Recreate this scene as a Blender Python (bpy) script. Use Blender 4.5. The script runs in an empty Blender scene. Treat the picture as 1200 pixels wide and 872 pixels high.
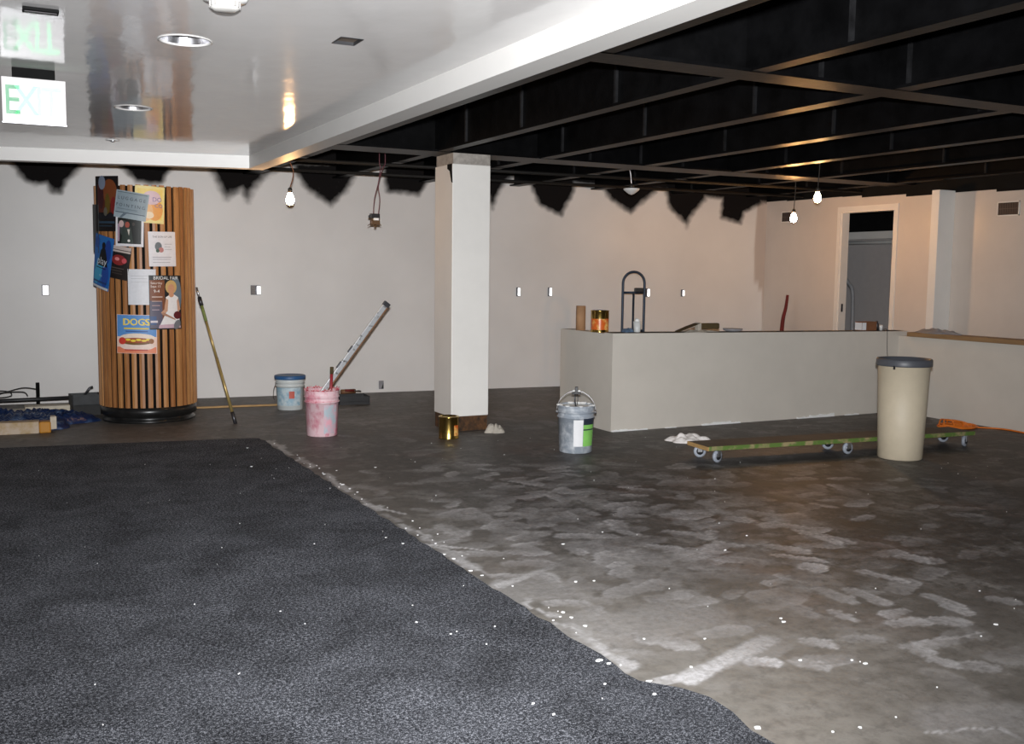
import bpy, bmesh, math, random
import numpy as np
from mathutils import Vector, Matrix
random.seed(7); rng = np.random.default_rng(7)
S = bpy.context.scene
COL = S.collection
PI = math.pi

# ------------------------------------------------------------------ camera
F_PX, YAW, PITCH, ROLL, H = 1194.3, 0.47181735, 0.09780226, -0.01201812, 1.45
CAM = Vector((0, 0, H))
fw = Vector((math.sin(YAW)*math.cos(PITCH), math.cos(YAW)*math.cos(PITCH), -math.sin(PITCH)))
rt0 = Vector((math.cos(YAW), -math.sin(YAW), 0)); dn0 = fw.cross(rt0)
rt = rt0*math.cos(ROLL) + dn0*math.sin(ROLL); dn = dn0*math.cos(ROLL) - rt0*math.sin(ROLL)
cd = bpy.data.cameras.new('camera'); cam = bpy.data.objects.new('camera', cd); COL.objects.link(cam)
cd.sensor_width = 36; cd.lens = F_PX/1200*36; cd.clip_start = 0.05; cd.clip_end = 100
m3 = Matrix((rt, -dn, -fw)).transposed()
cam.matrix_world = Matrix.Translation(CAM) @ m3.to_4x4()
S.camera = cam

# a point seen in the photograph, carried to a known plane of the room
def ray(x, y): return rt*((x-600)/F_PX) + dn*((y-436)/F_PX) + fw
def onz(x, y, z=0.0): d = ray(x, y); return CAM + d*((z-H)/d.z)
def ony(x, y, Y): d = ray(x, y); return CAM + d*(Y/d.y)
def onx(x, y, X): d = ray(x, y); return CAM + d*(X/d.x)
def wally(x): return 11.875 - 0.092*x
def onwall(x, y): d = ray(x, y); return CAM + d*(11.875/(d.y+0.092*d.x))

# ------------------------------------------------------------------ materials
def nd(nt, t, **kw):
    n = nt.nodes.new(t)
    for k, v in kw.items():
        if k in n.inputs: n.inputs[k].default_value = v
        else: setattr(n, k, v)
    return n
def c4(c): return (c[0], c[1], c[2], 1)
def srgb(r, g, b):
    f = lambda v: (v/255/12.92) if v/255 <= .04045 else ((v/255+.055)/1.055)**2.4
    return (f(r), f(g), f(b))
def mat(name, col, rough=.6, metal=0., var=.12, scale=12., stretch=(1, 1, 1), col2=None, bump=0., bscale=60., spec=.5, lo=.35, hi=.65):
    m = bpy.data.materials.new(name); m.use_nodes = True; nt = m.node_tree; L = nt.links
    b = nt.nodes['Principled BSDF']; b.inputs['Roughness'].default_value = rough; b.inputs['Metallic'].default_value = metal
    b.inputs['Specular IOR Level'].default_value = spec
    tc = nd(nt, 'ShaderNodeTexCoord'); mp = nd(nt, 'ShaderNodeMapping'); mp.inputs['Scale'].default_value = stretch
    L.new(tc.outputs['Object'], mp.inputs['Vector'])
    nz = nd(nt, 'ShaderNodeTexNoise', Scale=scale, Detail=5., Roughness=.6); L.new(mp.outputs[0], nz.inputs['Vector'])
    cr = nd(nt, 'ShaderNodeValToRGB'); L.new(nz.outputs['Fac'], cr.inputs[0])
    a = tuple(max(0, v*(1-var)) for v in col); z = col2 if col2 else tuple(min(1, v*(1+var)) for v in col)
    cr.color_ramp.elements[0].position = lo; cr.color_ramp.elements[1].position = hi
    cr.color_ramp.elements[0].color = c4(col if col2 else a); cr.color_ramp.elements[1].color = c4(z)
    L.new(cr.outputs[0], b.inputs['Base Color'])
    if bump:
        n2 = nd(nt, 'ShaderNodeTexNoise', Scale=bscale, Detail=4.); L.new(mp.outputs[0], n2.inputs['Vector'])
        bp = nd(nt, 'ShaderNodeBump', Strength=bump, Distance=.01); L.new(n2.outputs['Fac'], bp.inputs['Height']); L.new(bp.outputs[0], b.inputs['Normal'])
    return m
def emit(name, col, s, base=None):
    m = bpy.data.materials.new(name); m.use_nodes = True
    b = m.node_tree.nodes['Principled BSDF']; b.inputs['Base Color'].default_value = c4(base or col); b.inputs['Roughness'].default_value = .3
    b.inputs['Emission Color'].default_value = c4(col); b.inputs['Emission Strength'].default_value = s
    return m

M = {}
M['white'] = mat('white_paint', srgb(226, 222, 216), .55, var=.03, scale=3)
M['trimwhite'] = mat('lip_paint', srgb(204, 202, 199), .5, var=.02, scale=3)  # near lip white toned down against the close flash
M['column'] = mat('column_paint', srgb(232, 229, 224), .5, var=.02, scale=4)
M['pony'] = mat('pony_paint', srgb(206, 199, 189), .45, var=.03, scale=3)
M['black'] = mat('black_steel_paint', (.0032, .0032, .0035), .4, var=.4, scale=5, bump=.15, bscale=25, spec=.1)
M['stiff'] = mat('flash_lit_stiffener_paint', (.011, .011, .012), .5, var=.5, scale=9, spec=.3)  # lighter than the beams, painting in the flash-lit stiffener edges
M['blackdeck'] = mat('black_deck_paint', (.003, .003, .0032), .8, var=.4, scale=5, spec=.2)
M['matte_black'] = mat('matte_black_mount', (.004, .004, .004), .85, var=.2, spec=.15)
M['plastic_black'] = mat('black_plastic', (.015, .015, .017), .45, var=.2)
M['rubber'] = mat('dark_rubber', (.02, .02, .02), .7)
M['plinth'] = mat('black_plinth_laminate', (.012, .012, .012), .3, var=.3)
M['chrome'] = mat('chrome_reflector', (.9, .9, .94), .28, 1., var=.03, stretch=(1, 1, .1), bump=.25, bscale=30)
M['steel'] = mat('galvanised_steel', (.5, .5, .52), .35, .9, var=.15, scale=20)
M['darksteel'] = mat('dark_steel', (.09, .09, .1), .4, .8, var=.2)
M['gold'] = mat('gold_tin', srgb(196, 165, 92), .22, 1., var=.1, scale=9)
M['brown'] = mat('raw_brown_base', srgb(92, 60, 30), .8, var=.4, scale=18, col2=srgb(30, 20, 12))
M['beige'] = mat('beige_plastic', srgb(196, 183, 160), .55, var=.03)
M['greyplastic'] = mat('grey_plastic', srgb(78, 80, 86), .45, var=.08)
M['cardboard'] = mat('cardboard', srgb(168, 128, 92), .8, var=.08, scale=8)
M['paper'] = mat('white_paper', srgb(226, 226, 228), .7, var=.02)
M['card'] = mat('cardboard_brown', srgb(120, 78, 50), .8, var=.12)
M['wood'] = mat('pale_wood', srgb(178, 142, 92), .6, var=.2, scale=6, stretch=(1, 1, 6))
M['woodcap'] = mat('wood_cap', srgb(142, 112, 78), .6, var=.15, scale=6, stretch=(6, .6, 6))
M['orange'] = mat('orange_cord', srgb(226, 120, 30), .5)
M['greenboard'] = mat('green_mottled_board', srgb(86, 112, 50), .6, scale=9, col2=srgb(150, 136, 100), lo=.48, hi=.6)
M['rag'] = mat('white_rag', srgb(232, 226, 222), .9, var=.08, scale=20, bump=.3, bscale=50)
M['greyrag'] = mat('grey_rag', srgb(176, 168, 156), .9, var=.1, scale=30, bump=.3)
M['bluerag'] = mat('blue_grey_rag', srgb(84, 104, 128), .9, var=.1)
M['sheetgrey'] = mat('grey_sheet', srgb(140, 138, 142), .6, var=.1)
M['tarp'] = mat('blue_tarp', srgb(26, 42, 78), .28, scale=9, col2=srgb(96, 122, 160), lo=.5, hi=.78, bump=.5, bscale=14)
M['olive'] = mat('olive_drop_cloth', srgb(74, 60, 32), .8, var=.25)
M['bluegrey'] = mat('blue_grey_steel', srgb(44, 58, 76), .4, .3, var=.1)
M['red'] = mat('dark_red_paint', srgb(104, 22, 18), .75, var=.15)
M['maroon'] = mat('red_handle', srgb(150, 42, 50), .5, var=.1)
M['glass'] = mat('cloudy_glass', srgb(205, 206, 204), .15, var=.04)
M['copper'] = mat('wire_copper', srgb(120, 70, 40), .4, .4)
M['purple'] = mat('purple_wire', srgb(92, 44, 56), .5)
M['pinkbucket'] = mat('pink_paint_smeared', srgb(238, 204, 210), .5, scale=13, col2=srgb(208, 98, 124), lo=.46, hi=.7, stretch=(1, 1, .6))
M['pinkdark'] = mat('red_paint_drips', srgb(196, 60, 76), .5, scale=25, col2=srgb(236, 190, 196), lo=.4, hi=.6)
M['palecyan'] = mat('pale_blue_paint', srgb(178, 194, 202), .5, scale=12, col2=srgb(228, 168, 182), lo=.42, hi=.62)
M['greybucket'] = mat('grey_bucket_plastic', srgb(146, 154, 164), .5, scale=16, col2=srgb(206, 210, 214), lo=.46, hi=.74)
M['paintwhite'] = mat('dried_white_paint', srgb(236, 236, 234), .5, var=.05)
M['green'] = mat('label_green', srgb(132, 196, 98), .5, var=.08)
M['navy'] = mat('label_navy', srgb(40, 48, 62), .5, var=.2, scale=40)
M['bluelid'] = mat('blue_lid', srgb(48, 92, 140), .45, var=.08)
M['icebucket'] = mat('translucent_white_plastic', srgb(206, 212, 212), .4, var=.04)
M['iceblue'] = mat('label_pale_blue', srgb(140, 176, 196), .5, scale=18, col2=srgb(200, 214, 220), lo=.4, hi=.65)
M['redpatch'] = mat('label_red', srgb(196, 92, 76), .5)
M['alu'] = mat('paint_blotched_aluminium', (.62, .63, .65), .35, .5, scale=24, col2=(.12, .12, .12), lo=.55, hi=.66)
M['rust'] = mat('brown_edge', srgb(120, 84, 56), .6, var=.2)
M['ochre'] = mat('ochre_stain', srgb(188, 128, 36), .6, scale=14, col2=srgb(120, 60, 24), lo=.5, hi=.7)
M['tan'] = mat('tan_board', srgb(178, 152, 112), .8, scale=10, col2=srgb(196, 178, 158), lo=.4, hi=.62)
M['cream'] = mat('cream_board', srgb(206, 196, 178), .7, var=.08)
M['doorroom'] = mat('store_room_paint', srgb(184, 178, 176), .6, var=.03)
M['flake'] = mat('white_paint_flake', srgb(240, 240, 240), .6, var=.02)
M['pole'] = mat('gold_pole', srgb(186, 162, 104), .35, .5, var=.15, scale=8, stretch=(1, 1, .3))
M['greentape'] = mat('green_tape', srgb(120, 132, 70), .6, var=.2, scale=40)
M['bulb'] = emit('lit_bulb', (1, .5, .18), 420, (1, .9, .8))
M['bulb_dim'] = emit('lit_bulb_weaker', (1, .55, .22), 170, (1, .9, .8))
M['socket'] = mat('lamp_socket', (.03, .025, .02), .5)
M['plate'] = mat('bright_metal_plate', (.93, .93, .93), .4, .85, var=.03)
M['shade'] = mat('white_lamp_shade', srgb(226, 226, 224), .4, var=.03)

def attr_node(nt, name):
    a = nd(nt, 'ShaderNodeAttribute'); a.attribute_name = name; return a
def mixc(nt, fac, a, b):
    n = nt.nodes.new('ShaderNodeMix'); n.data_type = 'RGBA'
    if isinstance(fac, float): n.inputs[0].default_value = fac
    else: nt.links.new(fac, n.inputs[0])
    for i, v in ((6, a), (7, b)):
        if isinstance(v, tuple): n.inputs[i].default_value = c4(v)
        else: nt.links.new(v, n.inputs[i])
    return n.outputs[2]
def mth(nt, op, a, b=None, clamp=False):
    n = nt.nodes.new('ShaderNodeMath'); n.operation = op; n.use_clamp = clamp
    for i, v in enumerate((a, b)):
        if v is None: continue
        if isinstance(v, (int, float)): n.inputs[i].default_value = v
        else: nt.links.new(v, n.inputs[i])
    return n.outputs[0]
def noise(nt, scale, detail=5., rough=.6, vec=None, dist=0.):
    n = nd(nt, 'ShaderNodeTexNoise', Scale=scale, Detail=detail, Roughness=rough, Distortion=dist)
    if vec is not None: nt.links.new(vec, n.inputs['Vector'])
    return n.outputs['Fac']
def ramp(nt, fac, stops):
    r = nt.nodes.new('ShaderNodeValToRGB'); nt.links.new(fac, r.inputs[0])
    e = r.color_ramp.elements
    while len(e) < len(stops): e.new(.5)
    for i, (p, c) in enumerate(stops): e[i].position = p; e[i].color = c4(c)
    return r.outputs[0]
def base_mat(name, rough):
    m = bpy.data.materials.new(name); m.use_nodes = True; nt = m.node_tree
    b = nt.nodes['Principled BSDF']; b.inputs['Roughness'].default_value = rough
    tc = nd(nt, 'ShaderNodeTexCoord')
    return m, nt, b, tc.outputs['Object']

# wall paint with the black over-spray (attribute 'spray') and an unpainted older coat ('old')
def wall_material():
    m, nt, b, oc = base_mat('wall_paint_oversprayed', .42)
    base = ramp(nt, noise(nt, 1.5, 4, .5, oc), [(.3, srgb(220, 217, 214)), (.7, srgb(229, 226, 223))])
    old = mixc(nt, attr_node(nt, 'old').outputs['Fac'], base, srgb(176, 160, 148))
    n = noise(nt, 14, 6, .7, oc)
    sp = mth(nt, 'ADD', attr_node(nt, 'spray').outputs['Fac'], mth(nt, 'MULTIPLY', mth(nt, 'SUBTRACT', n, .5), .35))
    r = ramp(nt, sp, [(.06, (0, 0, 0)), (.5, (.6, .6, .6)), (.95, (1, 1, 1))])
    nt.links.new(mixc(nt, r, old, (.009, .008, .008)), b.inputs['Base Color'])
    nt.links.new(mth(nt, 'ADD', mth(nt, 'MULTIPLY', r, .45), .42), b.inputs['Roughness']); nt.links.new(mth(nt, 'SUBTRACT', .5, mth(nt, 'MULTIPLY', r, .42)), b.inputs['Specular IOR Level'])
    return m
M['wall'] = wall_material()

def floor_material():
    m, nt, b, oc = base_mat('scuffed_concrete', .5)
    n1 = noise(nt, .8, 5, .6, oc, .5); n2 = noise(nt, 5.2, 10, .76, oc, .35); n3 = noise(nt, 45, 5, .7, oc); n4 = noise(nt, 13, 8, .74, oc, .2); n5 = noise(nt, 2.3, 7, .68, oc, .3); n6 = noise(nt, 30, 5, .7, oc, .3)
    c = ramp(nt, n2, [(.36, srgb(34, 32, 31)), (.48, srgb(64, 60, 58)), (.57, srgb(92, 88, 85)), (.69, srgb(150, 148, 146))])
    big = ramp(nt, n1, [(.36, (0, 0, 0)), (.6, (1, 1, 1))])
    c = mixc(nt, mth(nt, 'MULTIPLY', big, .45), c, srgb(52, 47, 45))
    dust = ramp(nt, n5, [(.5, (0, 0, 0)), (.7, (.6, .6, .6))])
    c = mixc(nt, mth(nt, 'MULTIPLY', dust, mth(nt, 'MULTIPLY', n4, 1.3), True), c, srgb(158, 155, 152))
    rd = ramp(nt, noise(nt, 1.7, 4, .5, oc), [(.55, (0, 0, 0)), (.75, (.5, .5, .5))])
    c = mixc(nt, rd, c, srgb(88, 58, 48))
    dk = ramp(nt, n4, [(.36, (.85, .85, .85)), (.52, (0, 0, 0))])
    c = mixc(nt, dk, c, srgb(40, 36, 34))
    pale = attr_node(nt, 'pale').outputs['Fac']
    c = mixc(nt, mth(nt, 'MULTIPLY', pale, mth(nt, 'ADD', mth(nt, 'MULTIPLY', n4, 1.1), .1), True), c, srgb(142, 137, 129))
    sc = attr_node(nt, 'scuff').outputs['Fac']
    brk = ramp(nt, n6, [(.3, (.35, .35, .35)), (.6, (1, 1, 1))])
    s = mth(nt, 'MULTIPLY', mth(nt, 'MULTIPLY', sc, brk), mth(nt, 'ADD', n3, .55), True)
    c = mixc(nt, s, c, srgb(204, 202, 203))
    nt.links.new(c, b.inputs['Base Color'])
    rr = ramp(nt, n2, [(.3, (.45, .45, .45)), (.7, (.65, .65, .65))]); nt.links.new(rr, b.inputs['Roughness'])
    bp = nd(nt, 'ShaderNodeBump', Strength=.15, Distance=.004); nt.links.new(n3, bp.inputs['Height']); nt.links.new(bp.outputs[0], b.inputs['Normal'])
    return m
M['floor'] = floor_material()

def carpet_material():
    m, nt, b, oc = base_mat('charcoal_loop_carpet', .95)
    b.inputs['Specular IOR Level'].default_value = .15
    n = noise(nt, 240, 2, .5, oc); nn = noise(nt, 85, 3, .7, oc); big = noise(nt, 1.6, 5, .6, oc)
    c = ramp(nt, mth(nt, 'ADD', mth(nt, 'MULTIPLY', n, .5), mth(nt, 'MULTIPLY', nn, .5)), [(.38, srgb(16, 17, 20)), (.5, srgb(56, 58, 64)), (.61, srgb(158, 160, 168))])
    dust = mixc(nt, .5, ramp(nt, big, [(.42, (0, 0, 0)), (.7, (.45, .45, .45))]), ramp(nt, noise(nt, 5, 6, .7, oc, 1.), [(.52, (0, 0, 0)), (.75, (.5, .5, .5))]))
    c = mixc(nt, dust, c, srgb(92, 94, 100))
    big2 = ramp(nt, noise(nt, 2.6, 6, .65, oc, .5), [(.35, (.5, .5, .5)), (.62, (.95, .95, .95))])
    mm = nt.nodes.new('ShaderNodeMix'); mm.data_type = 'RGBA'; mm.blend_type = 'MULTIPLY'; mm.inputs[0].default_value = 1
    nt.links.new(c, mm.inputs[6]); nt.links.new(big2, mm.inputs[7]); c = mm.outputs[2]
    nt.links.new(c, b.inputs['Base Color'])
    bp = nd(nt, 'ShaderNodeBump', Strength=.6, Distance=.006); nt.links.new(nn, bp.inputs['Height']); nt.links.new(bp.outputs[0], b.inputs['Normal'])
    return m
M['carpet'] = carpet_material()

def ceiling_material():
    m, nt, b, oc = base_mat('glossy_ceiling_paint', .1)
    c = ramp(nt, noise(nt, 2, 4, .5, oc), [(.3, srgb(196, 194, 193)), (.7, srgb(206, 204, 203))])
    nt.links.new(c, b.inputs['Base Color'])
    mp = nd(nt, 'ShaderNodeMapping'); nt.links.new(oc, mp.inputs['Vector']); mp.inputs['Scale'].default_value = (1, .5, 1)
    bp = nd(nt, 'ShaderNodeBump', Strength=.12, Distance=.02); nt.links.new(noise(nt, 7, 3, .5, mp.outputs[0]), bp.inputs['Height']); nt.links.new(bp.outputs[0], b.inputs['Normal'])
    return m
M['ceiling'] = ceiling_material()

def slat_material():
    m, nt, b, oc = base_mat('oiled_cedar_slats', .45)
    mp = nd(nt, 'ShaderNodeMapping'); nt.links.new(oc, mp.inputs['Vector']); mp.inputs['Scale'].default_value = (1, 1, .06)
    g = noise(nt, 55, 6, .7, mp.outputs[0])
    lt = ramp(nt, g, [(.3, srgb(160, 108, 62)), (.5, srgb(188, 134, 82)), (.7, srgb(206, 154, 100))])
    dk = ramp(nt, g, [(.3, srgb(130, 82, 44)), (.5, srgb(156, 102, 58)), (.7, srgb(178, 122, 74))])
    c = mixc(nt, attr_node(nt, 'tone').outputs['Fac'], lt, dk)
    nt.links.new(c, b.inputs['Base Color'])
    return m
M['slat'] = slat_material()

# ------------------------------------------------------------------ mesh helpers
def NB(): return bmesh.new()
def box(bm, x0, x1, y0, y1, z0, z1, mi=0, mtx=None, bev=0.):
    r = bmesh.ops.create_cube(bm, size=1)
    vs = r['verts']
    for v in vs: v.co = Vector((x0+(v.co.x+.5)*(x1-x0), y0+(v.co.y+.5)*(y1-y0), z0+(v.co.z+.5)*(z1-z0)))
    fs = set(f for v in vs for f in v.link_faces)
    if bev:
        es = set(e for v in vs for e in v.link_edges)
        rr = bmesh.ops.bevel(bm, geom=list(es), offset=bev, segments=2, affect='EDGES', profile=.5)
        fs = set(rr['faces']) | set(f for f in fs if f.is_valid)
        vs = list(set(v for f in fs for v in f.verts))
    for f in fs: f.material_index = mi
    if mtx is not None: bmesh.ops.transform(bm, matrix=mtx, verts=vs)
    return vs
def lathe(bm, prof, n=40, c=(0, 0, 0), mi=0, caps=True):
    rings = []
    for r, z in prof:
        rings.append([bm.verts.new((c[0]+r*math.cos(2*PI*k/n), c[1]+r*math.sin(2*PI*k/n), c[2]+z)) for k in range(n)])
    for a, b in zip(rings[:-1], rings[1:]):
        for k in range(n):
            f = bm.faces.new((a[k], a[(k+1) % n], b[(k+1) % n], b[k])); f.material_index = mi; f.smooth = True
    if caps:
        for rg, flip in ((rings[0], True), (rings[-1], False)):
            f = bm.faces.new(rg[::-1] if flip else rg); f.material_index = mi
    return rings
def tube(bm, pts, r, n=10, mi=0, closed=False):
    pts = [Vector(p) for p in pts]; rings = []
    up = Vector((0, 0, 1)); N = len(pts); prev = None
    for i, p in enumerate(pts):
        if closed: t = (pts[(i+1) % N]-pts[i-1])
        else: t = (pts[min(i+1, N-1)]-pts[max(i-1, 0)])
        t = t.normalized() if t.length > 1e-9 else Vector((0, 0, 1))
        if prev is None:
            a = t.cross(up) if abs(t.z) < .95 else t.cross(Vector((1, 0, 0)))
        else:
            a = prev - t*prev.dot(t)
            if a.length < 1e-6: a = t.cross(up) if abs(t.z) < .95 else t.cross(Vector((1, 0, 0)))
        a.normalize(); prev = a; b = t.cross(a)
        rr = r[i] if isinstance(r, (list, tuple)) else r
        rings.append([bm.verts.new(p + (a*math.cos(2*PI*k/n)+b*math.sin(2*PI*k/n))*rr) for k in range(n)])
    pairs = list(zip(rings[:-1], rings[1:])) + ([(rings[-1], rings[0])] if closed else [])
    for a, b in pairs:
        for k in range(n):
            f = bm.faces.new((a[k], b[k], b[(k+1) % n], a[(k+1) % n])); f.smooth = True; f.material_index = mi
    if not closed:
        for rg in (rings[0], rings[-1][::-1]):
            f = bm.faces.new(rg); f.material_index = mi
def spline(pts, per=8):
    pts = [Vector(p) for p in pts]; out = []
    for i in range(len(pts)-1):
        p0, p1, p2, p3 = pts[max(i-1, 0)], pts[i], pts[i+1], pts[min(i+2, len(pts)-1)]
        for k in range(per):
            t = k/per
            out.append(.5*((2*p1)+(p2-p0)*t+(2*p0-5*p1+4*p2-p3)*t*t+(3*p1-p0-3*p2+p3)*t**3))
    out.append(pts[-1]); return out
def prism(bm, poly, h0, h1, mi=0):
    a = [bm.verts.new((p[0], p[1], h0)) for p in poly]; b = [bm.verts.new((p[0], p[1], h1)) for p in poly]
    n = len(poly)
    for f in [bm.faces.new(a[::-1]), bm.faces.new(b)] + [bm.faces.new((a[k], a[(k+1) % n], b[(k+1) % n], b[k])) for k in range(n)]:
        f.material_index = mi
def obj(name, bm, mats, parent=None, loc=(0, 0, 0), rotz=0., fix=True):
    if fix: bmesh.ops.recalc_face_normals(bm, faces=bm.faces[:])
    me = bpy.data.meshes.new(name); bm.to_mesh(me); bm.free()
    for m in (mats if isinstance(mats, (list, tuple)) else [mats]): me.materials.append(M[m] if isinstance(m, str) else m)
    o = bpy.data.objects.new(name, me); COL.objects.link(o)
    o.location = loc; o.rotation_euler = (0, 0, rotz)
    if parent is not None: o.parent = parent
    return o
def tag(o, label=None, cat=None, group=None, kind=None):
    if label: o['label'] = label
    if cat: o['category'] = cat
    if group: o['group'] = group
    if kind: o['kind'] = kind
    return o
def thing(name, label, cat, loc=(0, 0, 0), rotz=0., group=None):
    o = bpy.data.objects.new(name, None); o.empty_display_size = .1; COL.objects.link(o)
    o.location = loc; o.rotation_euler = (0, 0, rotz)
    return tag(o, label, cat, group)
def struct(name, bm, m, parent=None, label=None, cat=None):
    o = obj(name, bm, m, parent)
    if parent is None: tag(o, label, cat, None, 'structure')
    return o
def copy_tree(o, parent=None):
    c = o.copy(); COL.objects.link(c)
    if parent is not None: c.parent = parent
    for ch in list(o.children): copy_tree(ch, c)
    return c
def set_attr(me, name, arr):
    a = me.attributes.new(name, 'FLOAT', 'POINT'); a.data.foreach_set('value', np.asarray(arr, dtype=np.float32))
def grid_mesh(name, P, nu, nv, m):
    """P: (nv*nu,3) points, rows of nu"""
    me = bpy.data.meshes.new(name)
    idx = np.arange(nu*nv).reshape(nv, nu)
    q = np.stack([idx[:-1, :-1], idx[:-1, 1:], idx[1:, 1:], idx[1:, :-1]], -1).reshape(-1, 4)
    me.vertices.add(len(P)); me.vertices.foreach_set('co', np.asarray(P, dtype=np.float32).ravel())
    me.loops.add(q.size); me.loops.foreach_set('vertex_index', q.ravel().astype(np.int32))
    me.polygons.add(len(q)); me.polygons.foreach_set('loop_start', (np.arange(len(q))*4).astype(np.int32))
    me.update(calc_edges=True); me.validate()
    me.materials.append(m)
    o = bpy.data.objects.new(name, me); COL.objects.link(o)
    return o
def sstep(a, b, x): t = np.clip((x-a)/(b-a), 0, 1); return t*t*(3-2*t)
def poly_sd(px, py, poly):
    """signed distance to polygon, negative inside"""
    d = np.full(px.shape, 1e9); ins = np.zeros(px.shape, bool); n = len(poly)
    for i in range(n):
        x0, y0 = poly[i]; x1, y1 = poly[(i+1) % n]
        ex, ey = x1-x0, y1-y0; t = np.clip(((px-x0)*ex+(py-y0)*ey)/(ex*ex+ey*ey+1e-12), 0, 1)
        d = np.minimum(d, np.hypot(px-x0-t*ex, py-y0-t*ey))
        c = ((y0 > py) != (y1 > py)) & (px < (x1-x0)*(py-y0)/(y1-y0+1e-12)+x0)
        ins ^= c
    return np.where(ins, -d, d)

# ------------------------------------------------------------------ floor
DECK = 2.95
gx = np.concatenate([np.arange(-3.2, 1.9, .5), np.arange(1.9, 9.6, .02), np.arange(9.6, 14, .5)])
gy = np.concatenate([np.arange(-4, 2.1, .5), np.arange(2.1, 5, .012), np.arange(5, 8, .02), np.arange(8, 12.6, .035)])
X, Y = np.meshgrid(gx, gy); Xf, Yf = X.ravel(), Y.ravel()
scuff = np.zeros(Xf.shape)
X0f, Y0f = Xf, Yf
Xf = X0f + .006*np.sin(41*X0f+31*Y0f) + .004*np.sin(97*Y0f-59*X0f)
Yf = Y0f + .006*np.sin(37*Y0f-27*X0f) + .004*np.sin(101*X0f+63*Y0f)
def stroke(a, b, w, inten, taper=0., soft=.35):
    """a soft rub mark from floor point a to b"""
    global scuff
    ax, ay, bx, by = a[0], a[1], b[0], b[1]
    lo = (Xf > min(ax, bx)-w*1.5) & (Xf < max(ax, bx)+w*1.5) & (Yf > min(ay, by)-w*1.5) & (Yf < max(ay, by)+w*1.5)
    x, y = Xf[lo], Yf[lo]
    ex, ey = bx-ax, by-ay; t = np.clip(((x-ax)*ex+(y-ay)*ey)/(ex*ex+ey*ey+1e-9), 0, 1)
    d = np.hypot(x-ax-t*ex, y-ay-t*ey); ww = w*.5
    v = (1-sstep(ww*(1-soft), ww*(1+soft), d))*inten*(1-taper*t)
    scuff[lo] = np.maximum(scuff[lo], v)
def smudge(x, y, ang, la, lb, inten, bend=0., side=0.):
    """a dusty print: la x lb half axes, one side fainter, rim a little whiter"""
    global scuff
    c, s = math.cos(ang), math.sin(ang); L = max(la, lb)*1.4
    lo = (np.abs(Xf-x) < L) & (np.abs(Yf-y) < L)
    u = ((Xf[lo]-x)*c+(Yf[lo]-y)*s)/la; v = (-(Xf[lo]-x)*s+(Yf[lo]-y)*c)/lb
    v = v + bend*(u*u-.4)
    waist = 1-.22*np.exp(-((u+.25)/.28)**2)
    r = (np.abs(u)**2.6+np.abs(v/waist)**2.4)**.4
    grad = np.clip(.72+.4*v*side+.22*u, .12, 1.15)
    k = (1-sstep(.84, 1.08, r))*inten*grad + (1-sstep(0, .13, np.abs(r-.92)))*inten*.3
    scuff[lo] = np.maximum(scuff[lo], k)
def footprint(x, y, ang, L, inten):
    smudge(x, y, ang, L*.42, L*.2, inten, random.uniform(-.3, .3), random.choice((-1, 1)))
FP = lambda x, y: tuple(onz(x, y))[:2]
marks = [((932,621),(984,637),.07,.7),((906,650),(967,658),.07,.6),((945,664),(960,666),.13,.75),((1048,645),(1089,660),.08,.6),
 ((1008,669),(1062,682),.07,.6),((959,690),(999,706),.09,.4),((993,690),(1039,708),.08,.5),((1090,698),(1134,719),.09,.65),
 ((1165,702),(1190,706),.1,.5),((1045,731),(1085,728),.09,.6),((1092,727),(1128,729),.1,.6),((972,715),(1001,727),.05,.55),
 ((1068,758),(1088,766),.09,.55),((1095,773),(1119,780),.07,.6),((1123,780),(1161,782),.09,.4),((940,776),(966,782),.08,.5),
 ((880,774),(908,777),.085,1.0),((856,607),(875,610),.12,.6),((805,624),(833,631),.09,.5),((780,647),(852,647),.05,.5),
 ((944,750),(974,757),.08,.6),((1085,858),(1199,852),.015,.6),((427,591),(475,603),.03,.9),((490,637),(567,645),.025,1.0),
 ((490,637),(548,649),.02,.8),((770,800),(795,795),.07,.95),((640,770),(700,730),.3,.25),((1180,862),(1199,860),.02,.6),
 ((1075,755),(1150,742),.02,.5),((690,640),(760,655),.25,.25),((560,700),(640,690),.3,.25),((700,745),(800,720),.35,.2),((1130,850),(1190,845),.3,.2)]
for a, b, w, i in marks:
    a, b = FP(*a), FP(*b); d = math.hypot(b[0]-a[0], b[1]-a[1])
    if w < .035 or w > .2: stroke(a, b, w, i)
    else: smudge((a[0]+b[0])/2, (a[1]+b[1])/2, math.atan2(b[1]-a[1], b[0]-a[0]), d/2+w*.35, w*.62, i, .15, .5)
stroke(FP(806, 796), FP(902, 749), .09, 1.0, .6, .4)
stroke(FP(806, 796), FP(850, 776), .06, 1.0, .2, .4)
stroke(FP(583, 687), FP(660, 660), .06, .9, .8, .6)
for k in range(430):
    px_, py_ = random.gauss(720, 170), 545+abs(random.gauss(0, 1))*105
    if py_ > 868: continue
    p = onz(px_, py_)
    if not (2.06 < p.x < 9.3 and 2.2 < p.y < 11): continue
    footprint(p.x, p.y, random.choice((.2, .2, PI+.2, 1.2, -.9, 2.6)) + random.gauss(0, .5), random.uniform(.2, .36), random.choice((.1, .16, .2, .26, .34, .5)))
for k in range(260):
    p = Vector((random.uniform(2.1, 9), random.uniform(2.3, 11), 0))
    footprint(p.x, p.y, random.uniform(0, 6.3), random.uniform(.2, .5), random.uniform(.05, .22))
for k in range(60):                                          # pale dust along the carpet's cut edge
    y = random.uniform(3, 8.6); stroke((2.03+random.uniform(0, .05), y), (2.03+random.uniform(0, .07), y+random.uniform(.03, .25)), random.uniform(.02, .06), random.uniform(.3, .8))
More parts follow.
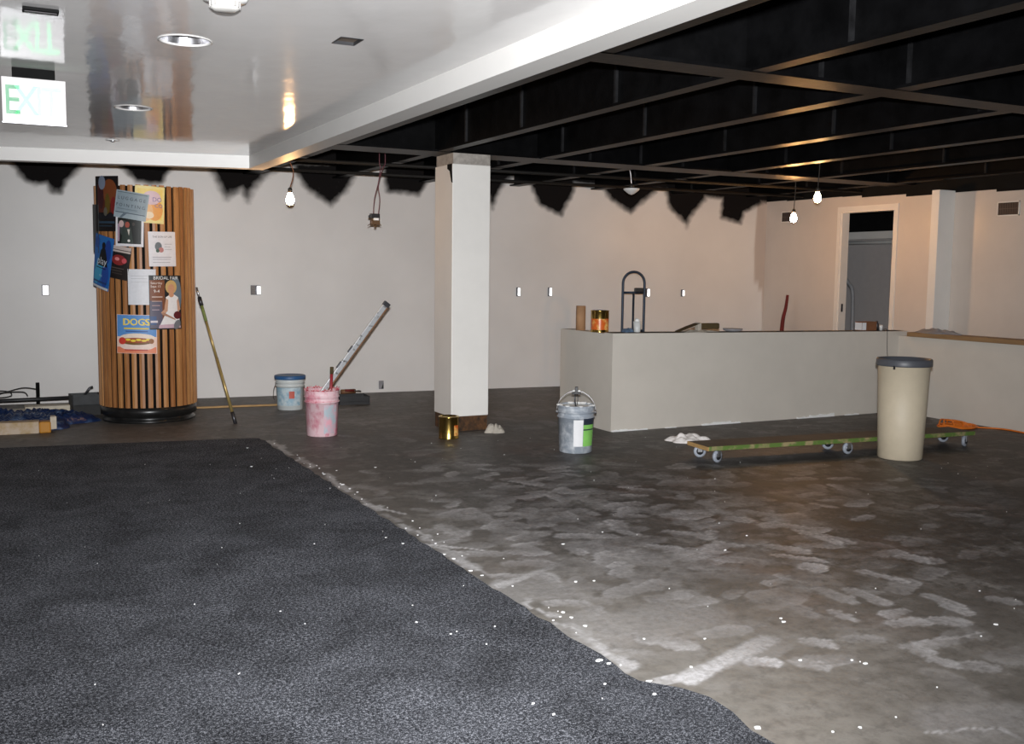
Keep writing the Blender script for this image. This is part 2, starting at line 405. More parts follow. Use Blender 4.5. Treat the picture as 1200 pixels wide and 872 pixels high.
scuff = np.clip(scuff, 0, 1); Xf, Yf = X0f, Y0f
pale = .75*np.exp(-((Xf-2.6)/1.1)**2-((Yf-2.9)/1.3)**2) + .5*np.exp(-((Xf-2.1)/.5)**2)*sstep(9, 5, Yf) + .35*np.exp(-((Xf-4.2)/1.0)**2-((Yf-2.3)/.9)**2)  # near floor kept paler; flash falloff towards the right painted in
pale += .4*sstep(6.8, 9.6, Yf)                                     # colour lightened towards the back wall to offset the weak grazing flash
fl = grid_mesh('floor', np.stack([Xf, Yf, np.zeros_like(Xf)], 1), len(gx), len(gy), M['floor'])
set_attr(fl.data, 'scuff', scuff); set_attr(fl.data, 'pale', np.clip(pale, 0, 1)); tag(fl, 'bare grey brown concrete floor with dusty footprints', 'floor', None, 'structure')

# carpet
edge = [(2.11, .8), (2.11, 2.2), (2.10, 2.42), (2.135, 2.55), (2.14, 2.68), (2.10, 2.78), (2.06, 2.83), (2.0, 2.90)]
y = 2.98
while y < 8.6:
    edge.append((2.0+random.uniform(-.012, .012), y)); y += random.uniform(.05, .12)
edge += [(1.995, 8.63), (1.93, 8.67), (1.5, 8.73), (.9, 8.83), (.02, 8.95), (-3.1, 9.35)]
bm = NB(); prism(bm, [(-3.1, -3.9), (2.11, -3.9)] + edge, .001, .013)
cp = obj('carpet', bm, 'carpet'); tag(cp, 'charcoal speckled carpet ending in a cut edge on the concrete', 'carpet')

# paint flakes (nobody could count them)
bm = NB()
def flake(x, y, z, s):
    s *= .5
    n = random.randint(5, 8); pts = [(x+s*random.uniform(.5, 1.2)*math.cos(2*PI*k/n), y+s*random.uniform(.4, 1.)*math.sin(2*PI*k/n)) for k in range(n)]
    prism(bm, pts, z, z+.003)
for x_, y_, s in ((702,778,.028),(713,782,.02),(767,818,.02),(700,779,.02),(590,655,.008),(472,640,.016),(528,747,.012),(535,744,.008),(625,829,.012),(649,842,.014),(488,733,.012),(580,738,.008),(709,806,.012),(440,548,.02),(452,633,.012),(570,759,.01),(624,830,.008),(290,527,.02),(295,549,.02),(260,645,.01)):
    p = onz(x_, y_); flake(p.x, p.y, .013 if p.x < 2.03 else .0005, s)
for x_, y_, s in ((372,560,.025),(380,556,.02),(402,568,.03),(410,573,.02),(419,577,.02),(520,650,.025),(532,655,.02),(552,669,.03),(545,672,.02),(660,718,.03),(670,724,.02),(686,734,.02),(760,799,.03),(915,725,.016),(918,729,.02),(998,774,.014),(1014,778,.022),(1167,732,.022),(1148,693,.01),(938,774,.016),(887,853,.03),(1008,853,.016),(976,858,.01),(1098,806,.008),(755,749,.012),(810,782,.012),(826,749,.012),(678,763,.015),(696,681,.014),(660,638,.02),(675,682,.02),(1008,776,.008),(1050,841,.01),(1150,746,.01),(875,628,.012),(706,624,.012),(850,645,.015),(1026,690,.008)):
    p = onz(x_, y_); flake(p.x, p.y, .0005, s)
for k in range(36):
    y = random.uniform(2.9, 8.7); flake(2.03+abs(random.gauss(0, .06)), y, .0005, random.uniform(.004, .013))
for k in range(60):
    flake(random.uniform(2.1, 7), random.uniform(2.3, 8), .0005, random.uniform(.003, .008))
for k in range(40):
    flake(random.uniform(-.2, 1.95), random.uniform(2.5, 8.5), .013, random.uniform(.003, .008))
pf = obj('paint_flakes', bm, 'flake'); tag(pf, 'white paint flakes and drips scattered over carpet edge and concrete', 'paint flakes', None, 'stuff')

# ------------------------------------------------------------------ walls
wx = np.concatenate([np.arange(-3.2, 0, .4), np.arange(0, 9.52, .02), [9.5]]); wx = np.unique(np.round(wx, 4))
wz = np.concatenate([np.arange(0, 2.1, .1), np.arange(2.1, 2.7, .012), [2.75, 2.85, DECK]])
WX, WZ = np.meshgrid(wx, wz); WXf, WZf = WX.ravel(), WZ.ravel()
bw = grid_mesh('wall_back', np.stack([WXf, wally(WXf), WZf], 1), len(wx), len(wz), M['wall'])
def wp(x, y): p = onwall(x, y); return (p.x, p.z)
blots = [([(10,186),(14,192),(22,203),(28,210),(38,215),(55,215),(61,226),(67,225),(72,226),(77,213),(88,203),(97,192),(99,186)], .03),
 ([(136,188),(140,194),(152,205),(160,212),(178,216),(190,214),(196,203),(204,194),(206,188)], .03),
 ([(242,190),(248,199),(256,215),(265,232),(283,222),(290,235),(296,222),(310,207),(325,198),(325,190)], .045),
 ([(343,190),(345,199),(359,221),(388,241),(407,222),(415,207),(420,190)], .035),
 ([(447,190),(451,210),(453,225),(471,226),(491,229),(500,215),(513,200),(513,190)], .03),
 ([(560,190),(577,245),(583,228),(592,213),(604,205),(604,190)], .03),
 ([(603,205),(622,217),(632,240),(658,253),(663,241),(670,230),(674,219),(674,205)], .03),
 ([(701,212),(715,233),(739,250),(749,240),(768,225),(768,212)], .035),
 ([(779,215),(784,243),(805,264),(809,254),(827,233),(830,215)], .035),
 ([(847,225),(844.5,255),(868,262),(872,249),(893,238),(893,225)], .03)]
spray = np.zeros(WXf.shape)
for poly, soft in blots:
    sd = poly_sd(WXf, WZf, [wp(*p) for p in poly])
    spray = np.maximum(spray, 1-sstep(-soft*1.8, soft*1.8, sd+.008*np.sin(31*WXf+17*WZf)*np.sin(43*WZf-23*WXf)))
tl = [wp(*p) for p in ((0,189),(150,191),(330,196),(430,199),(500,200),(590,209),(640,212),(701,219),(784,224),(827,232),(845,234),(893,238))]
zt = np.interp(WXf, [p[0] for p in tl], [p[1] for p in tl])
spray = np.maximum(spray, sstep(-.05, .05, WZf-zt-.012))
old = sstep(-.015, .015, WXf-np.interp(WZf, [wp(893, 388)[1], wp(893, 338)[1], wp(886, 332)[1], wp(884, 290)[1], wp(887, 250)[1]], [wp(893, 388)[0], wp(893, 338)[0], wp(884, 332)[0], wp(884, 290)[0], wp(887, 250)[0]]))
set_attr(bw.data, 'spray', np.clip(spray, 0, 1)); set_attr(bw.data, 'old', old*.75)
tag(bw, 'long white back wall with black overspray blots along the top', 'wall', None, 'structure')

RX = 9.5
DY0, DY1, DZ = 8.76, 9.605, 2.245     # door opening in the right wall
bm = NB()
YB = wally(RX)
box(bm, RX, RX+.12, -4, DY0, 0, DECK); box(bm, RX, RX+.12, DY1, YB+.05, 0, DECK); box(bm, RX, RX+.12, DY0, DY1, DZ, DECK)
# the wall's painted-out black top band, stepped where the masking was torn
steps = [(11.1, 2.445), (10.6, 2.435), (9.6, 2.43), (9.28, 2.405), (8.6, 2.375), (8.16, 2.38), (7.4, 2.355), (6.9, 2.37), (5.5, 2.36)]
for (ya, z), (yb, _) in zip(steps[:-1], steps[1:]): box(bm, RX-.006, RX+.001, yb, ya, z, DECK, 1)
box(bm, RX-.006, RX+.001, -4, 5.5, 2.36, DECK, 1)
rw = struct('wall_right', bm, [mat('warm_white_paint', srgb(208, 199, 191), .27, var=.03, scale=2, bump=.05, bscale=8), 'blackdeck'], None, 'white right hand wall with a doorway and black top band', 'wall')
bm = NB(); box(bm, -3.3, -3.2, -4, wally(-3.2), 0, DECK); struct('wall_left', bm, 'white')
# pilaster
bm = NB(); box(bm, 9.25, 9.5, 7.918, 8.02, 0, 2.40, bev=.003)
struct('wall_pilaster', bm, 'column', None, 'white square pilaster standing out from right wall', 'pilaster')
# door lining and casing
bm = NB()
box(bm, 9.485, 9.5, DY1, DY1+.055, 0, DZ+.06); box(bm, 9.485, 9.5, DY0-.06, DY0, 0, DZ+.06); box(bm, 9.485, 9.5, DY0, DY1, DZ, DZ+.06)
box(bm, 9.5, 9.62, DY1-.015, DY1, 0, DZ); box(bm, 9.5, 9.62, DY0, DY0+.015, 0, DZ); box(bm, 9.5, 9.62, DY0, DY1, DZ-.015, DZ)
d1 = struct('door_1', bm, 'white', None, 'open doorway with plain white casing in right wall', 'doorway')
bm = NB(); box(bm, 9.54, 9.565, DY1-.022, DY1-.014, 1.0, 1.1); obj('strike_plate', bm, 'darksteel', d1)
# store room behind the doorway
bm = NB(); box(bm, 11.4, 11.5, 7.0, 13, 0, 2.02); struct('wall_storeroom', bm, 'doorroom')
bm = NB(); box(bm, 9.62, 11.5, 12.6, 12.7, 0, DECK); struct('wall_storeroom_end', bm, 'doorroom')
bm = NB(); box(bm, 9.62, 11.5, 7.0, 7.1, 0, DECK); struct('wall_storeroom_near', bm, 'doorroom')
bm = NB(); box(bm, 11.28, 11.4, 7.1, 12.6, 1.985, 2.09); box(bm, 11.4, 11.5, 7.1, 12.6, 2.02, DECK, 1)
struct('trim_storeroom', bm, ['white', 'blackdeck'])
bm = NB(); tube(bm, [(11.2, 7.12, 1.93), (11.2, 12.58, 1.93)], .028)
tag(obj('storeroom_pipe', bm, 'shade'), 'white pipe running high across the room behind doorway', 'pipe')
bm = NB(); tube(bm, spline([(10.3, 10.33, 1.46), (10.3, 10.24, 1.36), (10.3, 10.16, 1.26), (10.3, 10.14, 1.0), (10.3, 10.13, .5), (10.3, 10.13, 0)], 6), .024)
tag(obj('bent_conduit', bm, mat('dull_conduit', srgb(150, 150, 152), .6, var=.1)), 'bent grey metal conduit standing inside the doorway', 'conduit')

# back-of-house shell: black deck over everything
bm = NB(); box(bm, -3.3, 11.5, -4, 13, DECK, DECK+.1)
for k in range(70):
    yy = -3.9+k*.22; box(bm, 2.1, 9.5, yy, yy+.09, DECK-.04, DECK)
struct('ceiling_deck', bm, 'blackdeck')

# ------------------------------------------------------------------ dropped ceiling with its lip
LIPY = lambda x: 9.33 - .245*x             # inner face of the back lip
ZC, ZL = 2.405, 2.30
bm = NB()
cans = [(.762, 4.56, .105), (.795, 6.61, .105)]
outer = [(-3.2, -4), (1.99, -4), (1.99, LIPY(1.99)), (-3.2, LIPY(-3.2))]
loops = [outer] + [[(cx+r*math.cos(2*PI*k/40), cy+r*math.sin(2*PI*k/40)) for k in range(40)] for cx, cy, r in cans] + [[(1.318, 4.163), (1.412, 4.163), (1.412, 4.293), (1.318, 4.293)]]
edges = []
for lp in loops:
    vs = [bm.verts.new((p[0], p[1], ZC)) for p in lp]
    edges += [bm.edges.new((vs[k], vs[(k+1) % len(vs)])) for k in range(len(vs))]
bmesh.ops.triangle_fill(bm, use_beauty=True, use_dissolve=False, edges=edges)
for f in bm.faces:
    if f.normal.z > 0: f.normal_flip()
struct('ceiling', bm, 'ceiling', None, 'glossy white dropped ceiling over the carpet', 'ceiling').data
ce = bpy.data.objects['ceiling']
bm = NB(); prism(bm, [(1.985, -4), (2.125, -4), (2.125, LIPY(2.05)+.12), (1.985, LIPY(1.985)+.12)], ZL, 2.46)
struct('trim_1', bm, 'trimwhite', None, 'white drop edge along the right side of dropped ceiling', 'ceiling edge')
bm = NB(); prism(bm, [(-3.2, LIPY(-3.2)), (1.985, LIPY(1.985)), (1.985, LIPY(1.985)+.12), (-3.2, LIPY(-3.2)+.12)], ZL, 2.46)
struct('trim_2', bm, mat('lip_paint_lightened', srgb(240, 238, 235), .5, var=.02, scale=3), None, 'white drop edge across the far end of dropped ceiling', 'ceiling edge')  # same lip white, lightened to make up for flash falloff with distance

# ------------------------------------------------------------------ steel
ZB = 2.5
def ibeam_profile(w, h, tf=.016, tw=.012): return w, h, tf, tw
def beam(name, axis, pos, a, b, w, h, z, label, stiff=(), st_side=-1):
    bm = NB(); tf, tw = .018, .014
    def bx(u0, u1, v0, v1, z0, z1):
        if axis == 'y': box(bm, u0, u1, v0, v1, z0, z1)
        else: box(bm, v0, v1, u0, u1, z0, z1)
    bx(pos-w/2, pos+w/2, a, b, z, z+tf); bx(pos-w/2, pos+w/2, a, b, z+h-tf, z+h); bx(pos-tw/2, pos+tw/2, a, b, z+tf, z+h-tf)
    o = struct(name, bm, 'black', None, label, 'steel beam')
    for s in stiff:
        bm = NB(); bx(pos-tw/2-.02, pos-tw/2, s-.01, s+.01, z+tf, z+h-tf); bx(pos+tw/2, pos+tw/2+.02, s-.01, s+.01, z+tf, z+h-tf)
        obj('stiffener', bm, 'stiff', o)
    return o
ords = ['second', 'third', 'fourth', 'fifth', 'sixth']
LX = [3.59, 4.63, 5.78, 6.88, 8.05, 9.2]
beam('steel_beam', 'y', 2.62, -3.8, wally(2.62), .16, .43, ZB, 'black lengthwise steel beam just outside white ceiling edge', (4.9, 7.0, 9.6))
beam('steel_beam', 'y', LX[0], -3.8, wally(LX[0]), .10, .43, ZB, 'black lengthwise steel beam passing left of the column top', (4.62, 5.6, 6.9, 7.9, 3.6))
for k, x in enumerate(LX[1:]):
    beam('steel_beam', 'y', x, -3.8, wally(x)-.02, .13, .43, ZB, 'black lengthwise steel beam, %s rightwards counting from column' % ['first', 'second', 'third', 'fourth', 'fifth'][k], tuple(1.3*j+.45*k+.3 for j in range(1, 8)))
beam('steel_girder', 'x', 4.36, 2.3, 9.45, .2, .43, ZB-.003, 'black crosswise steel girder nearest the viewer', (4.1, 6.4, 7.6))
beam('steel_girder', 'x', 8.6, 2.3, 9.45, .36, .43, ZB-.003, 'black crosswise steel girder resting on the white column', (5.2, 6.3, 7.4))
for k, yy in enumerate((9.6, 10.6)):
    bm = NB(); tube(bm, [(2.2, yy, 2.475), (9.45, yy-.35, 2.475)], .018)
    tag(obj('conduit_pipe', bm, mat('painted_conduit_%d' % k, (.012, .011, .01), .6, spec=.2)), 'dark conduit strapped under the beams %s' % ('just behind the column girder' if k == 0 else 'close to the back wall'), 'conduit')

# column
CX0, CX1, CY0, CY1 = 3.672, 4.045, 8.40, 8.80
bm = NB(); box(bm, CX0, CX1, CY0, CY1, .135, 2.40, bev=.006)
co = struct('column', bm, 'column', None, 'square white column standing on the concrete', 'column')
bm = NB(); box(bm, CX0+.008, CX1-.008, CY0+.008, CY1-.008, 0, .135); obj('raw_base', bm, 'brown', co)['label'] = 'unpainted brown base of the column'
bm = NB(); box(bm, CX0+.01, CX1-.0, CY0+.01, CY1-.01, 2.40, ZB-.004); obj('column_head', bm, mat('dirty_head', srgb(158, 152, 145), .7, var=.2, scale=20), co)
# black drip of sprayed paint at the column's top corner
bm = NB(); prism(bm, [(0, 0), (.10, 0), (.10, -.05), (.115, -.17), (.09, -.16), (.05, -.06), (0, -.04)], 0, .004)
bmesh.ops.transform(bm, matrix=Matrix(((0, 0, -1, CX0-.0005), (-1, 0, 0, CY0+.11), (0, 1, 0, 2.40), (0, 0, 0, 1))), verts=bm.verts)
obj('black_overspray', bm, 'blackdeck', co)

# ------------------------------------------------------------------ pony walls
zt0, zt1 = .905, .868
bm = NB()
def wedge(bm, x0, x1, y0, y1, za, zb, z0=0., mi=0):
    vs = box(bm, x0, x1, y0, y1, z0, 1., mi)
    for v in vs:
        if v.co.z > .5: v.co.z = za + (zb-za)*(v.co.x-x0)/(x1-x0)
wedge(bm, 5.02, 8.78, 7.83, 7.97, zt0, zt1)
box(bm, 5.02, 5.16, 7.97, 8.78, 0, zt0-.008)
pw1 = struct('wall_half', bm, 'pony', None, 'long beige half height wall with a returned left end', 'half wall')
bm = NB()
for x0, x1, h_ in ((5.025, 5.2, .02), (5.2, 5.42, .012), (5.62, 5.75, .01), (6.05, 6.4, .028), (6.4, 6.52, .016), (7.25, 7.42, .018), (7.42, 7.75, .036), (7.9, 8.1, .014)):
    n_ = 7; tops = [h_*random.uniform(.4, 1.1) for _ in range(n_+1)]; xs = [x0+(x1-x0)*k/n_ for k in range(n_+1)]
    prism(bm, [(x0, 0)]+[(x1, 0)]+[(xs[k], tops[k]) for k in range(n_, -1, -1)], 0, .012)
bmesh.ops.transform(bm, matrix=Matrix(((1, 0, 0, 0), (0, 0, -1, 7.8295), (0, 1, 0, 0), (0, 0, 0, 1))), verts=bm.verts)
tag(obj('plaster_smear', bm, 'paintwhite', pw1), None, None, None, 'stuff')
bm = NB(); wedge(bm, 5.02, 8.72, 7.832, 7.968, zt0+.006, zt1+.006, .86); obj('top_edge', bm, mat('dusty_top_edge', srgb(120, 110, 98), .8, var=.15), pw1)
bm = NB(); box(bm, 8.64, 8.78, 2.0, 7.83, 0, .822)
pw2 = struct('wall_half', bm, 'pony', None, 'half height wall on the far right under a wooden cap', 'half wall')
bm = NB(); box(bm, 8.61, 8.82, 2.0, 7.70, .822, .868, bev=.004); obj('wooden_cap', bm, 'woodcap', pw2)

# ------------------------------------------------------------------ poster pillar
PC = Vector((1.325, 10.335, 0)); PR = .445
pil = thing('slatted_pillar', 'round pillar clad in cedar slats and covered with posters', 'pillar', PC)
bm = NB(); lathe(bm, [(PR-.0165, .15), (PR-.0165, 2.19)], 80); obj('core', bm, mat('black_core', (.008, .007, .006), .8, spec=.2), pil)
bm = NB(); tones = []
ns = 40
for k in range(ns):
    a0 = 2*PI*(k+.1)/ns; w = 2*PI/ns*(.62 if k % 11 else .8)
    t = random.random()
    top = 2.2+random.uniform(-.004, .004)
    ring = []
    for (aa, r) in ((a0, PR-.016), (a0, PR), (a0+w*.5, PR+.003), (a0+w, PR), (a0+w, PR-.016)):
        ring.append((r*math.cos(aa), r*math.sin(aa)))
    lo = [bm.verts.new((p[0], p[1], .15)) for p in ring]; hi = [bm.verts.new((p[0], p[1], top)) for p in ring]
    for j in range(5): bm.faces.new((lo[j], lo[(j+1) % 5], hi[(j+1) % 5], hi[j]))
    bm.faces.new(lo[::-1]); bm.faces.new(hi)
    tones += [t]*10
so = obj('slat_cladding', bm, 'slat', pil); set_attr(so.data, 'tone', tones)
bm = NB(); lathe(bm, [(PR-.02, 0), (PR-.02, .02), (PR-.045, .03), (PR-.045, .055), (PR-.005, .065), (PR-.005, .15)], 64); obj('plinth', bm, 'plinth', pil)

# printing helpers: every sheet is one mesh that hugs the pillar, its print laid on the same sheet
TOC = math.atan2(-PC.y, -PC.x)          # direction from pillar to viewer
PXM = 1/126.0
INK = {}
def ink(c):
    if c not in INK:
        INK[c] = mat('ink_%d_%d_%d' % c, srgb(*c), .5, var=.04, scale=30)
    return INK[c]
def text_polys(txt, size):
    cu = bpy.data.curves.new('t', 'FONT'); cu.body = txt; cu.size = size; cu.align_x = 'CENTER'; cu.align_y = 'CENTER'; cu.resolution_u = 3
    ob = bpy.data.objects.new('t', cu); COL.objects.link(ob); bpy.context.view_layer.update()
    me = bpy.data.meshes.new_from_object(ob.evaluated_get(bpy.context.evaluated_depsgraph_get()))
    out = [[(me.vertices[i].co.x, me.vertices[i].co.y) for i in p.vertices] for p in me.polygons]
    bpy.data.objects.remove(ob); bpy.data.curves.remove(cu); bpy.data.meshes.remove(me)
    return out
def ell(x, y, a, b, n=18, rot=0): return [(x+a*math.cos(2*PI*k/n)*math.cos(rot)-b*math.sin(2*PI*k/n)*math.sin(rot), y+a*math.cos(2*PI*k/n)*math.sin(rot)+b*math.sin(2*PI*k/n)*math.cos(rot)) for k in range(n)]
def rc(x0, y0, x1, y1): return [(x0, y0), (x1, y0), (x1, y1), (x0, y1)]
def poster(name, label, cx, cy, w, h, tilt, base, prints, off=.004, bend=1.0, fs=None):
    """cx, cy: where the sheet's middle sits on the pillar face; w, h in 1/126 m; prints: (polygon | ('text', str, size, x, y), colour)"""
    s = max(-.97, min(.97, (cx-174.5)/57)); phi0 = TOC+math.asin(s)
    n = Vector((math.cos(phi0), math.sin(phi0), 0)); t = Vector((-n.y, n.x, 0))
    R = (PR+off)*bend
    P0 = PC + n*(PR+off)
    # height of the sheet's middle
    d = ray(cx, cy); k = (P0.x*d.x+P0.y*d.y)/(d.x*d.x+d.y*d.y); z0 = H + d.z*k
    ct, st = math.cos(math.radians(tilt)), math.sin(math.radians(tilt))
    def mp(u, v, e):
        a, b = (u*ct - v*st)*PXM, (u*st + v*ct)*PXM          # u right, v down
        th = a/R
        return P0 - n*(R*(1-math.cos(th))) + t*(R*math.sin(th)) + n*e + Vector((0, 0, z0-b)) - Vector((0, 0, 0))
    bm = NB(); mats = [ink(base)]
    nu, nv = max(4, int(w/3)), 3
    lay = []
    for e in (0, .0022):
        g = [[bm.verts.new(mp(-w/2+w*i/nu, -h/2+h*j/nv, e)) for i in range(nu+1)] for j in range(nv+1)]; lay.append(g)
    for li, g in enumerate(lay):
        for j in range(nv):
            for i in range(nu):
                q = (g[j][i], g[j][i+1], g[j+1][i+1], g[j+1][i]); bm.faces.new(q if li == 0 else q[::-1])
    A, B = lay
    bd = [(0, i) for i in range(nu)] + [(j, nu) for j in range(nv)] + [(nv, i) for i in range(nu, 0, -1)] + [(j, 0) for j in range(nv, 0, -1)]
    for k in range(len(bd)):
        p, q = bd[k], bd[(k+1) % len(bd)]
        bm.faces.new((A[p[0]][p[1]], A[q[0]][q[1]], B[q[0]][q[1]], B[p[0]][p[1]]))
    e = .0028
    for shp, c in prints:
        m = ink(c)
        if m not in mats: mats.append(m)
        mi = mats.index(m); e += .0004
        if shp[0] == 'text':
            _, tx, sz, x, y = shp
            polys = [[(x+a, y-b) for a, b in p] for p in text_polys(tx, sz)]
        else: polys = [shp]
        for p in polys:
            tb = bmesh.new(); tb.faces.new([tb.verts.new((q[0], q[1], 0)) for q in p])
            if shp[0] != 'text':
                x0, x1 = min(q[0] for q in p), max(q[0] for q in p); q = x0+2.
                while q < x1:
                    bmesh.ops.bisect_plane(tb, geom=tb.verts[:]+tb.edges[:]+tb.faces[:], plane_co=(q, 0, 0), plane_no=(1, 0, 0)); q += 2.
            bmesh.ops.triangulate(tb, faces=tb.faces[:])
            for tf_ in tb.faces:
                q = [v.co for v in tf_.verts]
                if (q[1]-q[0]).cross(q[2]-q[0]).z > 0: q = q[::-1]
                f = bm.faces.new([bm.verts.new(mp(c_.x, c_.y, e)) for c_ in q]); f.material_index = mi
            tb.free()
    for f in bm.faces:
        if f.material_index > 0 and f.normal.dot(n) == 0: f.normal_update()
    o = obj(name, bm, mats, fix=False)
    for p in o.data.polygons:
        pass
    return tag(o, label, 'poster', 'posters on the slatted pillar')

poster('poster', 'narrow dark green sheet on the far left edge of slatted pillar', 113.5, 268, 30, 56, 3, (26, 40, 36), [(rc(-10, -22, 10, 20), (20, 30, 30))], .004, 3)
poster('poster', 'dark poster with red and brown figures at top left of pillar', 132.5, 239, 37, 63, 1, (24, 20, 22), [
    (rc(-14, -22, 14, 10), (86, 40, 30)), (ell(6, -14, 11, 14), (122, 66, 36)), (ell(-8, -8, 5, 14), (64, 30, 34)), (ell(-6, -24, 6, 8), (126, 136, 156)),
    (ell(3, 0, 4, 12), (96, 78, 30)), (ell(12, 2, 4, 10), (120, 34, 32)), (rc(-15, 12, 15, 17), (26, 26, 34)), (rc(-12, 20, 14, 22.5), (46, 66, 84)), (rc(-12, 24.5, 10, 26), (40, 56, 70)), (ell(0, 9, 3, 5), (96, 90, 80))], .006, 1.8)
poster('poster', 'yellow and orange flyer partly behind the grey flyer', 180, 240, 33, 42, 3, (240, 222, 150), [
    (rc(-14, -18, 14, 17), (240, 214, 120)), (ell(6, 6, 9, 12), (236, 168, 92)), (ell(-4, 8, 8, 11), (240, 190, 132)), (ell(2, -8, 10, 8), (222, 196, 204)), (('text', 'DO', 7, 8, -6), (130, 120, 170)), (('text', 'CO', 6, 10, 1), (120, 118, 168)), (ell(0, 12, 5, 4), (244, 222, 190))], .006)
poster('poster', 'black photo poster with white border under the grey flyer', 157.5, 271, 32, 35, 2, (226, 224, 228), [
    (rc(-13.5, -15, 13.5, 14.5), (22, 26, 24)), (ell(-6, -3, 5, 9), (60, 66, 66)), (ell(-9, -8, 3, 4), (196, 170, 168)), (ell(-2, -7, 2.6, 3.6), (160, 80, 66)), ([(-7, -4), (2, -4), (5, 14), (-9, 14)], (52, 62, 58)), ([(-2, -2), (1, -2), (0, 5)], (206, 200, 190)), (ell(5, -8, 1.5, 2), (64, 56, 52)), (ell(0, 11, 1.5, 1.5), (230, 228, 224)), (rc(-13, -8, -11, 12), (176, 150, 170))], .016)
poster('poster', 'tilted grey flyer with two rows of spaced dark capitals', 160, 241, 37, 31, 9, (152, 166, 174), [
    (rc(-17, -14, 17, 8), (134, 149, 158)), (('text', 'L U G G A G E', 5.0, 0, -7), (46, 54, 66)), (('text', 'P O I N T I N G', 5.0, -.5, 1), (46, 54, 66)), (rc(-15, 4.6, 8, 5.6), (108, 124, 134)), (rc(-17, 8.6, 17, 9.8), (84, 98, 110)), ([(-7, 10), (-3, 10), (-8, 15), (-11, 15)], (96, 110, 122)), (rc(-17, -14.2, 17, -13.2), (90, 104, 114))], .022)
poster('poster', 'small dark flyer with red centre beside the blue poster', 145.5, 308, 25, 38, 10, (30, 24, 24), [
    (rc(-12, -19, 12, -12), (190, 176, 170)), (rc(-12, -15, 12, -14), (90, 80, 80)), (ell(-1, -3, 9, 6), (132, 40, 40)), (ell(-3, -4, 3, 2), (214, 130, 130)), (ell(6, -3, 3, 3), (196, 80, 88)), (rc(-9, 6, 7, 7), (84, 74, 70)), (rc(-9, 9, 5, 10), (70, 62, 58)), (rc(-8, 12, 6, 13), (64, 56, 54))], .006)
poster('poster', 'tall bright blue poster hanging off the pillar left side', 126.5, 307.5, 36, 62, 12, (40, 104, 178), [
    (rc(-17, -30, 17, 27), (36, 110, 186)), (rc(-17, 28, 17, 30.6), (222, 224, 228)), (ell(-4, 8, 9, 20, rot=.4), (60, 164, 206)), (ell(10, -14, 6, 14), (28, 66, 150)), (ell(9, 14, 7, 14), (30, 74, 160)), (ell(-12, -22, 5, 7), (34, 80, 156)),
    ([(-6, -2), (-3, -14), (2, -19), (6, -16), (10, -6), (12, 4), (-8, 4)], (12, 14, 20)), (ell(2, -20, 3.4, 4), (12, 14, 20)), (('text', 'play', 12, 1, -1.5), (214, 220, 226)), (rc(-10, 6, 10, 7), (14, 16, 24)), (('text', 'play', 4, 1, 15), (170, 200, 220)), (rc(-15, 22, 14, 24), (26, 60, 120))], .009, 2.2)
poster('poster', 'white flyer with heading and small picture at upper right', 193.3, 292, 32, 40, -1, (228, 226, 230), [
    (('text', 'THE SIGN OF LIFE', 2.9, 0, -14), (90, 88, 94)), (ell(-5, -3, 4, 5), (110, 118, 124)), (ell(-2, 1, 3, 3), (190, 130, 126)), (ell(-6, 2, 2, 2), (70, 96, 84)), (rc(2, -6, 11, -5.3), (186, 184, 190)), (rc(2, -3, 9, -2.3), (186, 184, 190)), (rc(2, 0, 11, .7), (190, 188, 194)), (rc(-12, 9, 10, 9.8), (170, 168, 176)), (rc(-12, 11.5, 9, 12.2), (176, 174, 182)), (rc(-12, 15, 8, 15.7), (180, 178, 184))], .006)
poster('poster', 'plain white sheet half covered by the bridal poster', 169.5, 336.5, 31, 41, 0, (220, 222, 228), [
    (rc(-12, -13, 8, -12.4), (190, 192, 198)), (rc(-12, -10, 6, -9.4), (192, 194, 200)), (rc(-12, -6, 9, -5.5), (196, 198, 204))], .006)
poster('poster', 'bridal fair poster with a bride in white holding a bouquet', 196, 354.5, 39, 63, 0, (26, 28, 30), [
    (rc(-19, -26, -2, 22), (126, 74, 46)), (rc(-19, -2, -5, 30), (96, 92, 110)), (rc(-19, 16, -12, 26), (70, 96, 140)), (ell(12, -8, 8, 22), (104, 122, 136)), (ell(6, -18, 7.2, 8), (204, 172, 112)),
    ([(-1, -6), (4, -9), (10, -9), (15, -6), (16, 12), (17, 28), (-9, 28), (0, 10)], (236, 234, 234)), (ell(6, -16, 4.2, 5.6), (206, 152, 118)), (ell(6, -9, 3.2, 3), (206, 152, 118)), ([(-1, -5), (-3, 8), (-7, 12), (-4, 14), (1, 10), (2, -3)], (206, 160, 132)), ([(15, -5), (18, 8), (14, 12), (13, -2)], (206, 160, 132)), ([(-5, 11), (10, 19), (11, 21), (-6, 14)], (176, 132, 108)),
    (ell(13.5, 15, 5.2, 4.6), (96, 30, 36)), ([(-9, 26), (17, 25), (18, 30), (-10, 30)], (206, 176, 190)), (ell(13, 26, 4, 6, rot=.6), (120, 122, 128)),
    (('text', 'BRIDAL FAIR', 5.4, 0, -28.3), (236, 236, 236)), (('text', 'Saturday', 3.8, -11.5, -22.5), (236, 220, 210)), (('text', 'Sept 13', 3.8, -12.5, -18.5), (236, 220, 210)), (('text', '9-4', 5.2, -11.5, -13), (240, 236, 230)), (rc(-17, -7, -5, -6), (220, 200, 190)), (rc(-17, -2, -6, -1), (190, 160, 150)), (rc(-17, 3, -8, 4), (180, 150, 150)), (rc(-17, 8, -9, 9), (180, 160, 170)), (rc(-19, 21, -11, 23.5), (226, 216, 222))], .009)
